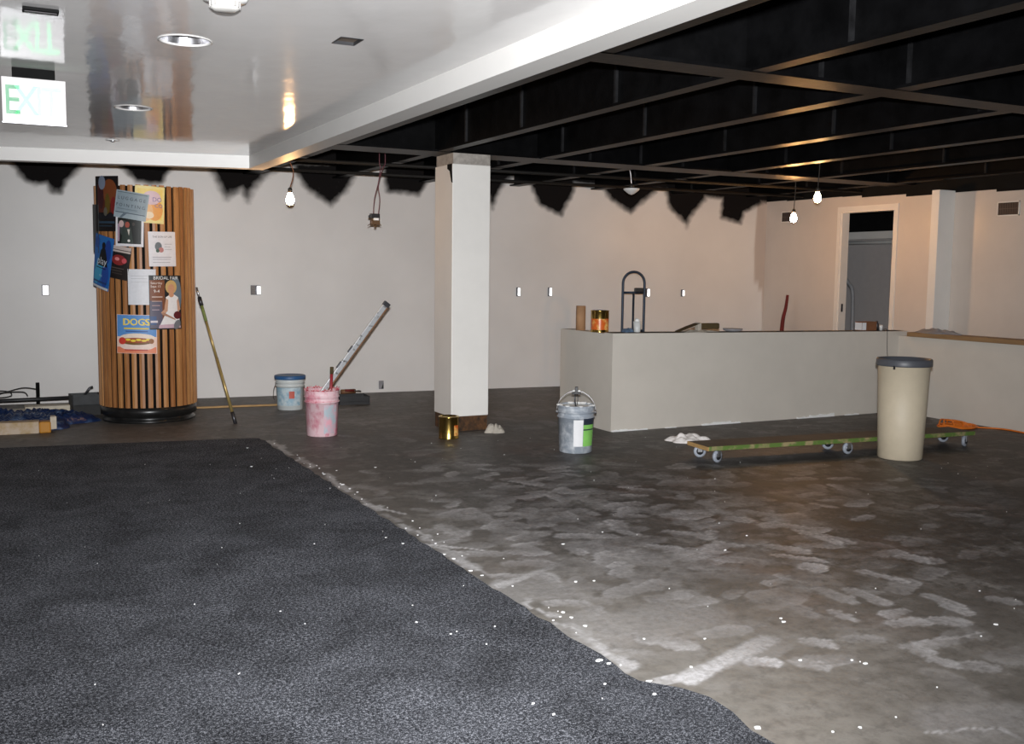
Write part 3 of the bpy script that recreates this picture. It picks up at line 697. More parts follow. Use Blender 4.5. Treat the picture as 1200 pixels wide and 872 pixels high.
poster('poster', 'square hot dog poster with yellow DOGS heading', 162, 391.7, 46, 45, 1, (238, 206, 190), [
    (rc(-22.5, -22, 22.5, 3), (92, 146, 208)), (('text', 'DOGS', 11.5, 0, -13.6), (240, 206, 60)), (('text', 'DOGS', 10.4, 0, -13.8), (246, 222, 96)), (rc(-14, -7.4, 14, -5.6), (226, 200, 80)), (rc(-12, -3.8, 13, -2.6), (60, 90, 150)), (ell(1, 4, 20, 5), (240, 222, 206)), (rc(-22.5, 15, 22.5, 22), (228, 134, 98)), (ell(1, 14, 20, 5), (238, 216, 204)), (ell(0, 8.5, 19, 4), (120, 86, 42)), (ell(0, 7.2, 18.5, 3), (164, 78, 38)), (ell(-16, 8, 4.4, 4.2), (206, 64, 50)), (ell(-9, 6.5, 3, 1.3), (244, 214, 70)), (ell(-3, 7.6, 3, 1.3), (244, 214, 70)), (ell(3, 6.5, 3, 1.3), (244, 214, 70)), (ell(9, 7.4, 3, 1.3), (244, 214, 70)), (ell(14, 6.2, 3, 1.3), (244, 214, 70)), (ell(17, 8, 3, 3), (150, 96, 44)), (rc(-13, 17.6, 13, 19), (186, 70, 60))], .007)

# ------------------------------------------------------------------ buckets
def bucket_profile(r0, r1, h, wall=.004):
    out = [(r0-.006, 0), (r0, .006), (r0+(r1-r0)*.72, h*.74), (r0+(r1-r0)*.72+.009, h*.745), (r0+(r1-r0)*.74+.009, h*.765), (r0+(r1-r0)*.76, h*.77), (r0+(r1-r0)*.82, h*.85), (r0+(r1-r0)*.82+.008, h*.855), (r0+(r1-r0)*.84+.008, h*.87), (r0+(r1-r0)*.86, h*.875), (r1, h*.97), (r1+.004, h*.985), (r1+.002, h), (r1-wall, h)]
    inn = [(r1-wall-.002, h*.9), (r0, .02)]
    return out+inn
def patch(bm, rfun, a0, a1, z0, z1, e=.0015, mi=0, n=10):
    lo = [(bm.verts.new(((rfun(z0)+e)*math.cos(a0+(a1-a0)*k/n), (rfun(z0)+e)*math.sin(a0+(a1-a0)*k/n), z0)), bm.verts.new(((rfun(z1)+e)*math.cos(a0+(a1-a0)*k/n), (rfun(z1)+e)*math.sin(a0+(a1-a0)*k/n), z1))) for k in range(n+1)]
    for k in range(n):
        f = bm.faces.new((lo[k][0], lo[k+1][0], lo[k+1][1], lo[k][1])); f.material_index = mi; f.smooth = True
def view_ang(p): return math.atan2(-p[1], -p[0])

# pink bucket
pb = (2.555, 8.68); va = view_ang(pb)
t = thing('paint_bucket', 'pink paint smeared bucket holding a long metal bar', 'bucket', (pb[0], pb[1], 0))
bm = NB(); lathe(bm, bucket_profile(.133, .150, .40), 48); obj('body', bm, 'pinkbucket', t)
rf = lambda z: .133+.017*z/.40
bm = NB(); patch(bm, lambda z: .1345+.012*z/.3, va+.12, va+1.0, .03, .28, .002); obj('pale_smear', bm, 'palecyan', t)['label'] = 'pale blue smear on the right side'
bm = NB()
for k in range(40):
    a = 2*PI*k/40
    tube(bm, [((.1505)*math.cos(a), .1505*math.sin(a), .402), (.1515*math.cos(a+.05), .1515*math.sin(a+.05), .402+random.uniform(.0, .022)), (.1505*math.cos(a+.15), .1505*math.sin(a+.15), .402)], .0055, 6)
obj('crusted_rim', bm, 'pinkdark', t)['label'] = 'rim crusted with red paint'
bm = NB(); lathe(bm, [(.137, .30), (.1475, .302), (.1475, .312), (.137, .314)], 48, caps=False); obj('paint_ring', bm, 'pinkdark', t)
bm = NB(); lathe(bm, [(.001, .25), (.139, .25)], 32, caps=False); obj('paint', bm, 'pinkdark', t)
# metal bar
a = Vector((2.50, 8.66, .30)); b = ony(453.5, 356, 8.62)
dv = (b-a); L_ = dv.length; zax = dv.normalized(); yax = Vector((0, 1, 0)); yax = (yax - zax*yax.dot(zax)).normalized(); xax = yax.cross(zax)
mt = Matrix(((xax.x, yax.x, zax.x, a.x), (xax.y, yax.y, zax.y, a.y), (xax.z, yax.z, zax.z, a.z), (0, 0, 0, 1)))
t = thing('metal_bar', 'paint blotched aluminium bar leaning out of the pink bucket', 'metal bar', a)
def lx(bm): bmesh.ops.transform(bm, matrix=Matrix.Translation(-a) @ mt, verts=bm.verts)
bm = NB(); box(bm, -.028, .016, -.012, .012, 0, L_, bev=.003); lx(bm); obj('web', bm, 'alu', t)
bm = NB(); box(bm, .016, .028, -.014, .014, 0, L_, bev=.003); lx(bm); obj('lower_edge', bm, 'rust', t)
bm = NB(); box(bm, -.032, .03, -.016, .016, L_-.03, L_+.012, bev=.003); lx(bm); obj('end_cap', bm, 'darksteel', t)
bm = NB()
for q in (.32, .48):
    bm = NB(); box(bm, -.036, -.026, -.015, .015, L_*q, L_*q+.07, bev=.003); lx(bm); obj('clip', bm, 'darksteel', t)
# red handled brush in the bucket
t = thing('paint_brush', 'red handled brush standing upright in the pink bucket', 'brush', (2.60, 8.57, .25))
bm = NB(); tube(bm, [(0, 0, .05), (.003, 0, .15), (.012, 0, .30)], [.012, .014, .014], 8); obj('handle', bm, 'maroon', t)
bm = NB(); tube(bm, [(.012, 0, .298), (.014, 0, .36)], [.0165, .0165], 8); obj('tip', bm, 'olive', t)
bm = NB(); box(bm, -.02, .02, -.01, .01, 0, .06, bev=.004); obj('bristles', bm, 'pinkdark', t)

# lidded blue bucket by the wall
bb = (2.735, 10.44); va = view_ang(bb)
t = thing('lidded_bucket', 'white bucket with blue lid near back wall', 'bucket', (bb[0], bb[1], 0))
bm = NB(); lathe(bm, bucket_profile(.13, .148, .33), 48); obj('body', bm, 'icebucket', t)
bm = NB(); lathe(bm, [(.140, .318), (.158, .318), (.160, .328), (.160, .352), (.152, .358), (.135, .355)], 48); obj('lid', bm, 'bluelid', t)
bm = NB(); patch(bm, lambda z: .130+.0135*z/.27, va-1.25, va+.85, .05, .235, .002, 0, 16); patch(bm, lambda z: .130+.0135*z/.27, va-.08, va+.32, .125, .2, .0035, 1); obj('label', bm, ['iceblue', 'redpatch'], t)
bm = NB(); tube(bm, spline([(-.15, 0, .27), (-.165, .03, .2), (-.16, .06, .12), (-.15, .05, .10)], 5), .003, 6); obj('bail_handle', bm, 'darksteel', t)

# grey bucket
gb = (4.205, 7.085); va = view_ang(gb)
t = thing('paint_bucket', 'grey plaster bucket with green label and raised handle', 'bucket', (gb[0], gb[1], 0))
bm = NB(); lathe(bm, bucket_profile(.134, .150, .385), 48); obj('body', bm, 'greybucket', t)
r2 = lambda z: .134+.0125*z/.30
bm = NB(); patch(bm, r2, va-.12, va+.42, .06, .275, .002); obj('white_label', bm, 'paper', t)
bm = NB(); patch(bm, r2, va+.44, va+1.25, .06, .19, .002); patch(bm, r2, va+.44, va+1.25, .2, .235, .002); patch(bm, r2, va+.44, va+1.25, .235, .29, .002, 1); patch(bm, r2, va+.44, va+1.25, .19, .2, .002, 1); obj('green_label', bm, ['green', 'navy'], t)
bm = NB(); lathe(bm, [(.001, .368), (.05, .372), (.1, .37), (.143, .374)], 32, caps=False)
for k in range(14):
    a_ = random.uniform(0, 6.3); r_ = .138
    bmesh.ops.create_icosphere(bm, subdivisions=2, radius=random.uniform(.01, .022), matrix=Matrix.Translation((r_*math.cos(a_), r_*math.sin(a_), .385)) @ Matrix.Diagonal((1.3, 1.3, .5, 1)))
obj('dried_paint', bm, 'paintwhite', t)
va2 = va+PI/2; ex = Vector((math.cos(va2), math.sin(va2), 0))
arc = [ex*(.158*math.cos(th)) + Vector((0, 0, .33+.165*math.sin(th))) for th in np.linspace(0, PI, 25)]
bm = NB(); tube(bm, arc, .0032, 6)
for s in (-1, 1): bmesh.ops.create_icosphere(bm, subdivisions=2, radius=.014, matrix=Matrix.Translation(ex*(.155*s)+Vector((0, 0, .325))))
obj('bail_handle', bm, 'steel', t)
bm = NB(); tube(bm, [ex*-.03+Vector((0, 0, .495)), ex*.03+Vector((0, 0, .495))], .009, 8); obj('grip', bm, 'paintwhite', t)
t2 = thing('paint_roller', 'black handled roller hooked over the grey bucket handle', 'paint roller', (gb[0], gb[1], .37))
bm = NB(); box(bm, -.013, .013, -.011, .011, .10, .16, bev=.004); obj('handle', bm, 'plastic_black', t2, rotz=va2)
bm = NB(); box(bm, -.038, .038, -.012, .012, .098, .112, bev=.004); obj('cross_grip', bm, 'plastic_black', t2, rotz=va2)
bm = NB(); tube(bm, [(-.01, 0, .10), (-.012, 0, .06), (-.006, 0, .0)], .006, 6); tube(bm, [(.012, 0, .10), (.012, 0, .05), (.004, 0, .0)], .003, 6); obj('frame_wire', bm, 'darksteel', t2, rotz=va2)

# ------------------------------------------------------------------ gold tins
def tin(label, loc, r, h, lab):
    va = view_ang(loc); t = thing('paint_tin', label, 'paint tin', loc)
    bm = NB(); lathe(bm, [(r, 0), (r+.002, .004), (r, .008), (r, h-.012), (r+.003, h-.008), (r+.003, h-.002), (r, h), (r-.012, h), (r-.014, h-.012), (r*.3, h-.012)], 48); obj('can', bm, 'gold', t)
    bm = NB(); patch(bm, lambda z: r, va+lab[0], va+lab[1], h*lab[2], h*lab[3], .001, 0, 16); obj('label', bm, mat('tin_label', srgb(206, 96, 34), .3, scale=14, col2=srgb(240, 206, 120), lo=.5, hi=.68), t)
    return t
tin('gold paint tin on the floor in front of column', (3.515, 8.09, 0), .088, .195, (.55, 1.15, .15, .62))
tin('gold paint tin with orange label on half wall end', (5.09, 8.17, .897), .084, .205, (-1.3, 1.3, .12, .62))
bm = NB(); lathe(bm, [(.046, 0), (.046, .235), (.041, .235), (.041, .01)], 32, (0, 0, 0))
ct_ = obj('cardboard_tube', bm, 'cardboard', loc=(5.09, 8.52, .897)); tag(ct_, 'upright brown cardboard tube on half wall end', 'tube')

# ------------------------------------------------------------------ cloths
def cloth(name, label, cat, mat_, loc, lx_, ly_, hh, seed, rot=0., nn=26, flat=.45, pw=3, fine=0.):
    r = np.random.default_rng(seed); bm = NB(); ph = r.uniform(0, 6.3, 12); fr = r.uniform(3, 9, 12); dr = r.uniform(0, 6.3, 12)
    g = []
    for j in range(nn+1):
        row = []
        for i in range(nn+1):
            u, v = i/nn*2-1, j/nn*2-1
            an = math.atan2(v, u); rad = max(abs(u), abs(v))
            k = rad*(1+.16*math.sin(3*an+ph[0])+.1*math.sin(5*an+ph[1])); x, y = k*math.cos(an)*lx_/2, k*math.sin(an)*ly_/2
            z = sum(math.sin(fr[q]*(u*math.cos(dr[q])+v*math.sin(dr[q]))+ph[q]) for q in range(8))/8
            e = max(0, 1-rad**pw)
            row.append(bm.verts.new((x, y, (.004+hh*e*(flat+(1-flat)*abs(z)*1.6)+.003*abs(z)) + fine*e*abs(math.sin(fr[8]*4*u+ph[8])*math.sin(fr[9]*4*v+ph[9])))))
        g.append(row)
    for j in range(nn):
        for i in range(nn):
            f = bm.faces.new((g[j][i], g[j][i+1], g[j+1][i+1], g[j+1][i])); f.smooth = True
    bo = [g[0][i] for i in range(nn)] + [g[j][nn] for j in range(nn)] + [g[nn][i] for i in range(nn, 0, -1)] + [g[j][0] for j in range(nn, 0, -1)]
    dwn = [bm.verts.new((v.co.x, v.co.y, 0)) for v in bo]
    for k in range(len(bo)): bm.faces.new((bo[k], bo[k-1], dwn[k-1], dwn[k]))
    bm.faces.new(dwn)
    o = obj(name, bm, mat_, loc=loc, rotz=rot); return tag(o, label, cat)
cloth('rag', 'crumpled white rag on the concrete beside the green cart', 'rag', 'rag', (5.36, 7.12, 0), .36, .22, .075, 3, -.35)
cloth('rag', 'crumpled grey rag at the right foot of column', 'rag', 'greyrag', (4.03, 8.22, 0), .17, .14, .11, 5)
cloth('rag', 'blue grey rag on half wall behind the gold tin', 'rag', 'bluerag', (5.225, 7.9, .911), .12, .1, .05, 8)

# ------------------------------------------------------------------ things on and behind the half wall
t = thing('drinking_glass', 'cloudy glass holding a brush on half wall', 'glass', (5.33, 7.9, .908))
bm = NB(); lathe(bm, [(.028, 0), (.03, .004), (.039, .1), (.036, .1), (.027, .006)], 32); obj('tumbler', bm, 'glass', t)
bm = NB(); lathe(bm, [(.02, .09), (.026, .11), (.018, .125), (.002, .128)], 20); obj('foam_brush', bm, 'paintwhite', t)
# hand truck
ht = thing('hand_truck', 'dark blue hand truck with arched handle behind half wall', 'hand truck', (7.02, 10.5, 0), -.35)
wd = .135
arch = [(-wd, 0, .14), (-wd, 0, .6), (-wd, 0, 1.33)] + [(-wd*math.cos(th), 0, 1.33+.14*math.sin(th)) for th in np.linspace(.15, PI-.15, 15)] + [(wd, 0, 1.33), (wd, 0, .6), (wd, 0, .14)]
bm = NB(); tube(bm, arch, .016, 10); obj('frame_tube', bm, 'bluegrey', ht)
for z in (1.215, .75, .3):
    bm = NB(); tube(bm, [(-wd, 0, z), (wd, 0, z)], .015, 8); obj('cross_bar', bm, 'bluegrey', ht)
bm = NB(); tube(bm, [(0, 0, 1.2), (0, 0, .14)], .014, 8); obj('centre_bar', bm, 'bluegrey', ht)
bm = NB(); box(bm, .01, .12, -.03, .03, 1.22, 1.275, bev=.01); obj('clamp', bm, 'plastic_black', ht)
bm = NB(); box(bm, -.19, .19, -.22, .01, .0, .012); obj('toe_plate', bm, 'bluegrey', ht)
for s in (-1, 1):
    bm = NB(); lathe(bm, [(.03, -.025), (.1, -.025), (.11, -.012), (.11, .012), (.1, .025), (.03, .025)], 28)
    bmesh.ops.transform(bm, matrix=Matrix.Translation((s*.19, .09, .111)) @ Matrix.Rotation(PI/2, 4, 'Y'), verts=bm.verts); obj('wheel', bm, 'rubber', ht)
bm = NB(); tube(bm, [(-.19, .09, .111), (.19, .09, .111)], .012, 8); obj('axle', bm, 'darksteel', ht)
# drop cloth, putty knife and dish on the half wall
t = thing('trowel', 'olive brown trowel lying on top of half wall', 'trowel', (6.02, 7.9, .9), .0)
bm = NB(); prism(bm, [(-.26, -.05), (-.10, -.05), (0, -.04), (.0, .04), (-.1, .05), (-.24, .03)], 0, .004)
for v in bm.verts: v.co.z += max(0, (v.co.x+.26))*.31
obj('blade', bm, 'olive', t)
bm = NB(); box(bm, .02, .25, -.028, .028, .025, .082, bev=.012); obj('handle', bm, 'olive', t)
bm = NB(); box(bm, -.01, .03, -.03, .03, .0, .09, bev=.008); obj('ferrule', bm, 'greyrag', t)
tag(cloth('folded_cloth', 'pale folded cloth under the trowel on half wall', 'cloth', 'greyrag', (6.04, 7.9, .897), .42, .11, .022, 11)); 
bm = NB(); lathe(bm, [(.05, 0), (.09, .012), (.097, .03), (.09, .03), (.05, .01)], 32); tag(obj('dish', bm, 'sheetgrey', loc=(6.45, 7.9, .896)), 'small grey dish on half wall right of the trowel', 'dish')
# red bar
bm = NB(); pts = spline([(9.30, 10.45, 0), (9.36, 10.47, .5), (9.385, 10.47, .85), (9.41, 10.45, 1.02), (9.415, 10.43, 1.19)], 6)
tube(bm, pts, [.034-.016*k/(len(pts)-1) for k in range(len(pts))], 10)
tag(obj('red_bar', bm, 'red'), 'dark red curved bar leaning on right wall corner', 'bar')
# box and jars on the half wall near the doorway
t = thing('cardboard_box', 'small brown cardboard box on half wall before doorway', 'box', (8.22, 7.9, .879), 0)
bm = NB(); box(bm, -.1, .11, -.05, .05, 0, .095, bev=.003); obj('carton', bm, 'card', t)
bm = NB(); box(bm, -.105, -.1, -.045, .045, .008, .085); box(bm, -.1, -.045, -.053, -.05, .008, .085); obj('white_label', bm, 'paper', t)
bm = NB(); lathe(bm, [(.022, 0), (.024, .07), (.014, .085), (.012, .1), (.001, .1)], 20); tag(obj('jar', bm, 'darksteel', loc=(8.37, 7.89, .878)), 'small dark bottle right of the cardboard box', 'bottle')
bm = NB(); lathe(bm, [(.016, 0), (.018, .05), (.01, .06), (.001, .06)], 20); tag(obj('jar', bm, 'shade', loc=(8.435, 7.89, .877)), 'tiny pale bottle on half wall by doorway jamb', 'bottle')
# grey sheet on the cap
cloth('plastic_sheet', 'grey folded sheet lying on the wooden cap corner', 'sheet', 'sheetgrey', (8.72, 7.42, .869), .2, .56, .05, 21)
# wire from the half wall into the bin
bm = NB(); tube(bm, spline([(8.50, 7.92, .885), (8.46, 7.84, .893), (8.45, 7.815, .85), (8.455, 7.80, .6), (8.5, 7.75, .3), (8.52, 7.74, .006)], 8), .003, 6)
tag(obj('thin_wire', bm, 'rubber'), 'thin dark wire hanging down the half wall behind bin', 'wire')

# ------------------------------------------------------------------ trash bin
t = thing('trash_bin', 'tall beige round trash bin with dark grey rim', 'trash bin', (6.475, 5.80, 0))
bm = NB(); lathe(bm, [(.165, 0), (.172, .006), (.199, .77), (.195, .77), (.168, .02)], 56); obj('body', bm, 'beige', t)
bm = NB(); lathe(bm, [(.198, .745), (.212, .745), (.214, .752), (.213, .795), (.206, .802), (.192, .800), (.190, .765), (.05, .76), (.001, .76)], 56, caps=False); obj('rim_lid', bm, 'greyplastic', t)
va = view_ang((6.475, 5.8)); bm = NB(); box(bm, -.007, .007, -.006, .006, .725, .755, bev=.002); bmesh.ops.transform(bm, matrix=Matrix.Translation((.209*math.cos(va-.35), .209*math.sin(va-.35), 0)), verts=bm.verts); obj('latch', bm, 'plastic_black', t)

# ------------------------------------------------------------------ green cart
p0 = Vector((4.865, 6.2, 0)); ang = math.atan2(-.27, 2.62)
t = thing('wheeled_cart', 'long low green edged dolly board on casters', 'dolly', p0, ang)
LB, WB, zT = 2.66, .31, .128
bm = NB(); box(bm, 0.004, LB, .004, WB-.004, zT-.028, zT, bev=.003); obj('deck', bm, mat('worn_deck', srgb(78, 70, 62), .7, var=.25, scale=6), t)
bm = NB(); box(bm, 0.004, LB, -.004, .01, zT-.03, zT+.004, bev=.002); obj('green_edge', bm, 'greenboard', t)
bm = NB(); box(bm, -.002, .004, 0, WB, zT-.03, zT); obj('wood_end', bm, 'wood', t)
proto = None
for k, (x, y) in enumerate(((.10, .03), (.09, .27), (1.34, .03), (1.33, .27), (2.58, .03), (2.57, .27))):
    if proto is None:
        bm = NB()
        lathe(bm, [(.012, -.013), (.03, -.013), (.036, -.011), (.048, -.011), (.049, 0), (.048, .011), (.036, .011), (.03, .013), (.012, .013)], 28, mi=0)
        bmesh.ops.transform(bm, matrix=Matrix.Translation((0, 0, .049)) @ Matrix.Rotation(PI/2, 4, 'X'), verts=bm.verts)
        proto = obj('caster', bm, mat('caster_tyre', srgb(150, 156, 166), .5), t)
        bm = NB(); lathe(bm, [(.001, -.016), (.028, -.016), (.03, 0), (.028, .016), (.001, .016)], 20, caps=False); bmesh.ops.transform(bm, matrix=Matrix.Translation((0, 0, .049)) @ Matrix.Rotation(PI/2, 4, 'X'), verts=bm.verts); obj('hub', bm, 'darksteel', proto)
        bm = NB(); box(bm, -.018, .018, -.022, -.017, .045, .098); box(bm, -.018, .018, .017, .022, .045, .098); box(bm, -.028, .028, -.028, .028, .094, .1); obj('fork', bm, 'steel', proto)
        c = proto
    else: c = copy_tree(proto, t)
    c.location = (x, y, 0); c.rotation_euler = (0, 0, random.uniform(-.5, .5))

# orange cord
pts = []
for k in range(130):
    a_ = k*.33; rr = .15+.09*math.sin(k*.13)
    pts.append((8.30+rr*1.15*math.cos(a_)+.05*math.sin(k*.21), 6.75+rr*.6*math.sin(a_), .008+.02*abs(math.sin(k*.17))+(.05*max(0, math.sin(a_*.5)) if k % 40 < 8 else 0)))
pts += [(8.55, 6.55, .008), (8.6, 6.4, .008), (8.56, 6.1, .008), (8.6, 5.6, .008), (8.58, 5.0, .008)]
bm = NB(); tube(bm, spline(pts, 3), .0075, 6); tag(obj('extension_lead', bm, 'orange'), 'orange extension cord coiled on floor behind the bin', 'cord')

# ------------------------------------------------------------------ poles, tray, strips
a = Vector((2.0, 9.62, .0)); b = ony(232, 343, 9.96)
t = thing('extension_pole', 'thin gold painter pole leaning against the slatted pillar', 'pole', a)
dv = b-a
def seg(name, u0, u1, r, m):
    bm = NB(); tube(bm, [dv*u0, dv*u1], r, 10); return obj(name, bm, m, t)
seg('rubber_foot', 0.0, .09, .018, 'darksteel'); seg('lower_tube', .09, .5, .0145, 'pole'); seg('upper_tube', .5, .78, .0125, 'pole'); seg('taped_section', .78, .9, .0145, 'greentape'); seg('collar', .9, .965, .019, 'darksteel'); seg('thread_tip', .965, 1.04, .01, 'steel')
t = thing('roller_tray', 'black roller tray on floor behind the pink bucket', 'tray', (3.47, 10.65, 0), -.1)
bm = NB()
box(bm, -.17, .17, -.13, .13, .03, .036); box(bm, -.17, -.163, -.13, .13, .03, .09); box(bm, .163, .17, -.13, .13, .03, .09); box(bm, -.17, .17, .123, .13, .03, .09); box(bm, -.17, .17, -.13, -.123, .0, .085)
obj('pan', bm, 'plastic_black', t)
bm = NB(); tube(bm, [(-.1, .08, .12), (.06, .1, .12)], .026, 12); obj('roller_sleeve', bm, 'rust', t)
bm = NB(); tube(bm, spline([(.06, .1, .12), (.1, .1, .125), (.1, 0, .13), (.02, -.02, .14)], 5), .005, 6); obj('wire_frame', bm, 'darksteel', t)
bm = NB(); tube(bm, [(.02, -.02, .14), (-.08, -.05, .15)], .013, 8); obj('handle', bm, 'red', t)
bm = NB(); box(bm, 0, .95, 0, .04, 0, .018, bev=.003); tag(obj('wood_strip', bm, 'wood', loc=(1.80, 10.82, 0), rotz=-.09), 'thin yellow wood strip along the foot of back wall', 'wood strip')

# ------------------------------------------------------------------ clutter at the left
cloth('blue_tarp', 'crumpled blue tarp on floor left of the slatted pillar', 'tarp', 'tarp', (.14, 10.28, 0), 1.36, .74, .12, 31, -.1, 60, .55, 7, .035)
t = thing('plank', 'tan plank with ochre stained end before the blue tarp', 'plank', (.0, 9.74, 0), -.06)
bm = NB(); box(bm, -.6, .33, -.03, .1, 0, .105, bev=.006); obj('board', bm, 'tan', t)
bm = NB(); box(bm, .33, .425, -.032, .102, 0, .1, bev=.012); obj('stained_end', bm, 'ochre', t)
bm = NB(); prism(bm, [(.42, -.02), (.47, 0), (.455, .09), (.42, .09)], .03, .14); obj('torn_tip', bm, 'cream', t)
bm = NB(); tube(bm, [(-.5, 11.3, .105), (.2, 11.25, .115), (.86, 11.2, .125)], .02, 8); bm2 = bm
tag(obj('black_pipe', bm, 'plastic_black'), 'long black pipe lying across clutter along back wall', 'pipe')
t = thing('cream_panels', 'pale boards stacked in front of the black pipe', 'boards', (.55, 11.0, 0), .02)
bm = NB(); box(bm, -.9, .32, -.1, .1, 0, .05, bev=.004); obj('lower_board', bm, 'cream', t)
bm = NB(); box(bm, -.3, .3, -.09, .08, .05, .085, bev=.004); obj('upper_board', bm, 'cream', t)
bm = NB(); box(bm, -.018, .018, -.012, .012, 0, .27, bev=.004); tag(obj('black_post', bm, 'matte_black', loc=(.385, 11.4, 0)), 'short black post standing against back wall clutter', 'post')
bm = NB(); tube(bm, spline([(.365, 11.35, .21), (.25, 11.36, .225), (.1, 11.36, .19), (-.1, 11.36, .13)], 8), .006, 6)
tube(bm, spline([(-.05, 11.36, .15), (.02, 11.36, .2), (.12, 11.36, .19), (.14, 11.36, .15), (.05, 11.355, .135), (-.06, 11.35, .145), (.03, 11.345, .18), (.24, 11.35, .185), (.29, 11.36, .14)], 8), .006, 6)
tag(obj('cable', bm, 'rubber'), 'loops of dark cable at far left by back wall', 'cable')
t = thing('paint_tray', 'dark grey paint tray tipped against pillar foot', 'tray', (.80, 10.80, 0), .1)
bm = NB(); box(bm, -.15, .13, -.1, .1, .10, .108)
for s in ((-.15, -.14, -.1, .1), (.12, .13, -.1, .1), (-.15, .13, .09, .1), (-.15, .13, -.1, -.09)): box(bm, s[0], s[1], s[2], s[3], .10, .205)
obj('pan', bm, mat('tray_dark', srgb(54, 56, 58), .6, var=.2), t)
bm = NB(); box(bm, -.14, .12, -.09, .09, 0, .1); obj('lower_tray', bm, 'rubber', t)
bm = NB(); tube(bm, [(-.02, 0, .19), (.03, .0, .26), (.06, 0, .27)], .012, 8); obj('handle', bm, 'darksteel', t)

# ------------------------------------------------------------------ wall boxes, vents
def wall_box(label, px_, py_, w, h, dark=True, wide=False):
    p = onwall(px_, py_); t = thing('switch_box', label, 'switch box', (p.x, wally(p.x)-.001, p.z), -math.atan(.092), 'switch boxes on the back wall')
    bm = NB(); box(bm, -w/2-.008, w/2+.004, -.01, 0, -h/2-.006, h/2+.006, bev=.002); obj('back_box', bm, 'darksteel', t)
    bm = NB(); box(bm, .004 if wide else -w/2, w/2, -.006, .006, -h/2, h/2, bev=.003)
    o = obj('plate', bm, 'plate', t, rotz=-math.atan2(p.x, wally(p.x))+math.atan(.092)); o.location = (.002, -.022-w*.25, 0)
    if wide:
        bm = NB(); box(bm, -w/2-.004, -.006, -.022, -.01, -h/2, h/2, bev=.002); box(bm, -w/2+.01, -.014, -.026, -.02, -h*.3, -h*.05); box(bm, -w/2+.01, -.014, -.026, -.02, h*.08, h*.34); obj('switch_pair', bm, mat('grey_switches', srgb(120, 112, 108), .5, var=.3, scale=40), t)
    return t
wall_box('white switch box on back wall left of slatted pillar', 53.5, 340, .06, .1)
wall_box('square switch box on back wall right of slatted pillar', 299.5, 340, .095, .095, wide=True)
wall_box('narrow switch box just right of the white column', 607, 342, .034, .1)
wall_box('narrow switch box between column and cardboard tube', 644, 342, .034, .1)
wall_box('narrow switch box beside the hand truck handle', 758.5, 343, .034, .1)
wall_box('narrow switch box farthest right on back wall', 799.5, 343.5, .03, .08)
p = onwall(446.5, 451); t = thing('wall_outlet', 'low grey outlet box near floor left of column', 'outlet', (p.x, wally(p.x)-.001, p.z))
bm = NB(); box(bm, -.03, .03, -.012, 0, -.05, .05, bev=.003); obj('box', bm, 'sheetgrey', t)
bm = NB(); prism(bm, [(0, -.045), (.026, -.045), (.026, .03)], 0, .004); bmesh.ops.transform(bm, matrix=Matrix(((1, 0, 0, 0), (0, 0, -1, -.012), (0, 1, 0, 0), (0, 0, 0, 1))), verts=bm.verts); obj('torn_cover', bm, 'rubber', t)
def vent(label, y0, y1, z0, z1):
    t = thing('wall_vent', label, 'vent', (RX, (y0+y1)/2, z0)); w = (y1-y0)/2; h = z1-z0
    bm = NB(); box(bm, -.008, 0, -w, w, 0, h); obj('backing', bm, mat('vent_dark', srgb(52, 42, 40), .6), t)
    bm = NB()
    for a_, b_, c_, d_ in ((-w-.012, -w, -.012, h+.012), (w, w+.012, -.012, h+.012), (-w-.012, w+.012, -.012, 0), (-w-.012, w+.012, h, h+.012)): box(bm, -.01, 0, a_, b_, c_, d_)
    obj('frame', bm, 'white', t)
    bm = NB()
    for k in range(12): box(bm, -.0095, -.006, -w+2*w*(k+.4)/12, -w+2*w*(k+.6)/12, 0, h)
    box(bm, -.0095, -.006, -w, w, h*.48, h*.52); obj('grille', bm, mat('vent_grille', srgb(96, 84, 80), .5), t)
vent('dark square vent grille high on right wall near edge', 7.125, 7.365, 2.108, 2.235)
vent('dark vent grille high on right wall behind the lit bulb', 10.50, 10.68, 2.165, 2.285)

# ------------------------------------------------------------------ hanging lamps
def bulb(label, p, ztop, sway=.0, wire='socket', glow='bulb'):
    t = thing('light_bulb', label, 'light bulb', p)
    bm = NB(); prof = [(.001, -.05), (.014, -.048), (.024, -.04), (.030, -.025), (.0315, -.008), (.029, .008), (.022, .026), (.016, .04), (.0135, .052)]
    lathe(bm, [(r_*1.15, z_*1.12) for r_, z_ in prof], 28, caps=True); obj('glass', bm, glow, t)
    bm = NB(); lathe(bm, [(.014, .05), (.019, .055), (.019, .085), (.012, .095), (.005, .1)], 20); obj('socket', bm, 'socket', t)
    h = ztop-p[2]
    bm = NB(); tube(bm, spline([(0, 0, .098), (.012+sway, 0, .098+(h-.098)*.4), (-.008, 0, .098+(h-.098)*.75), (0, 0, h)], 6), .0045, 6); obj('wire', bm, wire, t)
    return t
bulb('lit bare bulb hanging by the white ceiling edge', ony(340, 233, 9.0), ZB+.0, .02, 'copper', 'bulb_dim')
bulb('upper lit bare bulb hanging in front of right wall', ony(958, 231, 7.9), DECK-.05, 0., 'socket', 'bulb_dim')
bulb('lower lit bare bulb hanging before the wall vent', ony(930, 255, 9.03), DECK-.05)
p = ony(740, 224, 9.3)
t = thing('hanging_lamp', 'small unlit white cone lamp hanging from dark beams', 'lamp', p)
bm = NB(); lathe(bm, [(.004, -.04), (.03, -.03), (.075, .004), (.088, .02), (.085, .028), (.02, .03)], 32); obj('shade', bm, 'shade', t)
bm = NB(); lathe(bm, [(.03, .03), (.03, .06), (.016, .075)], 20); obj('socket', bm, 'socket', t)
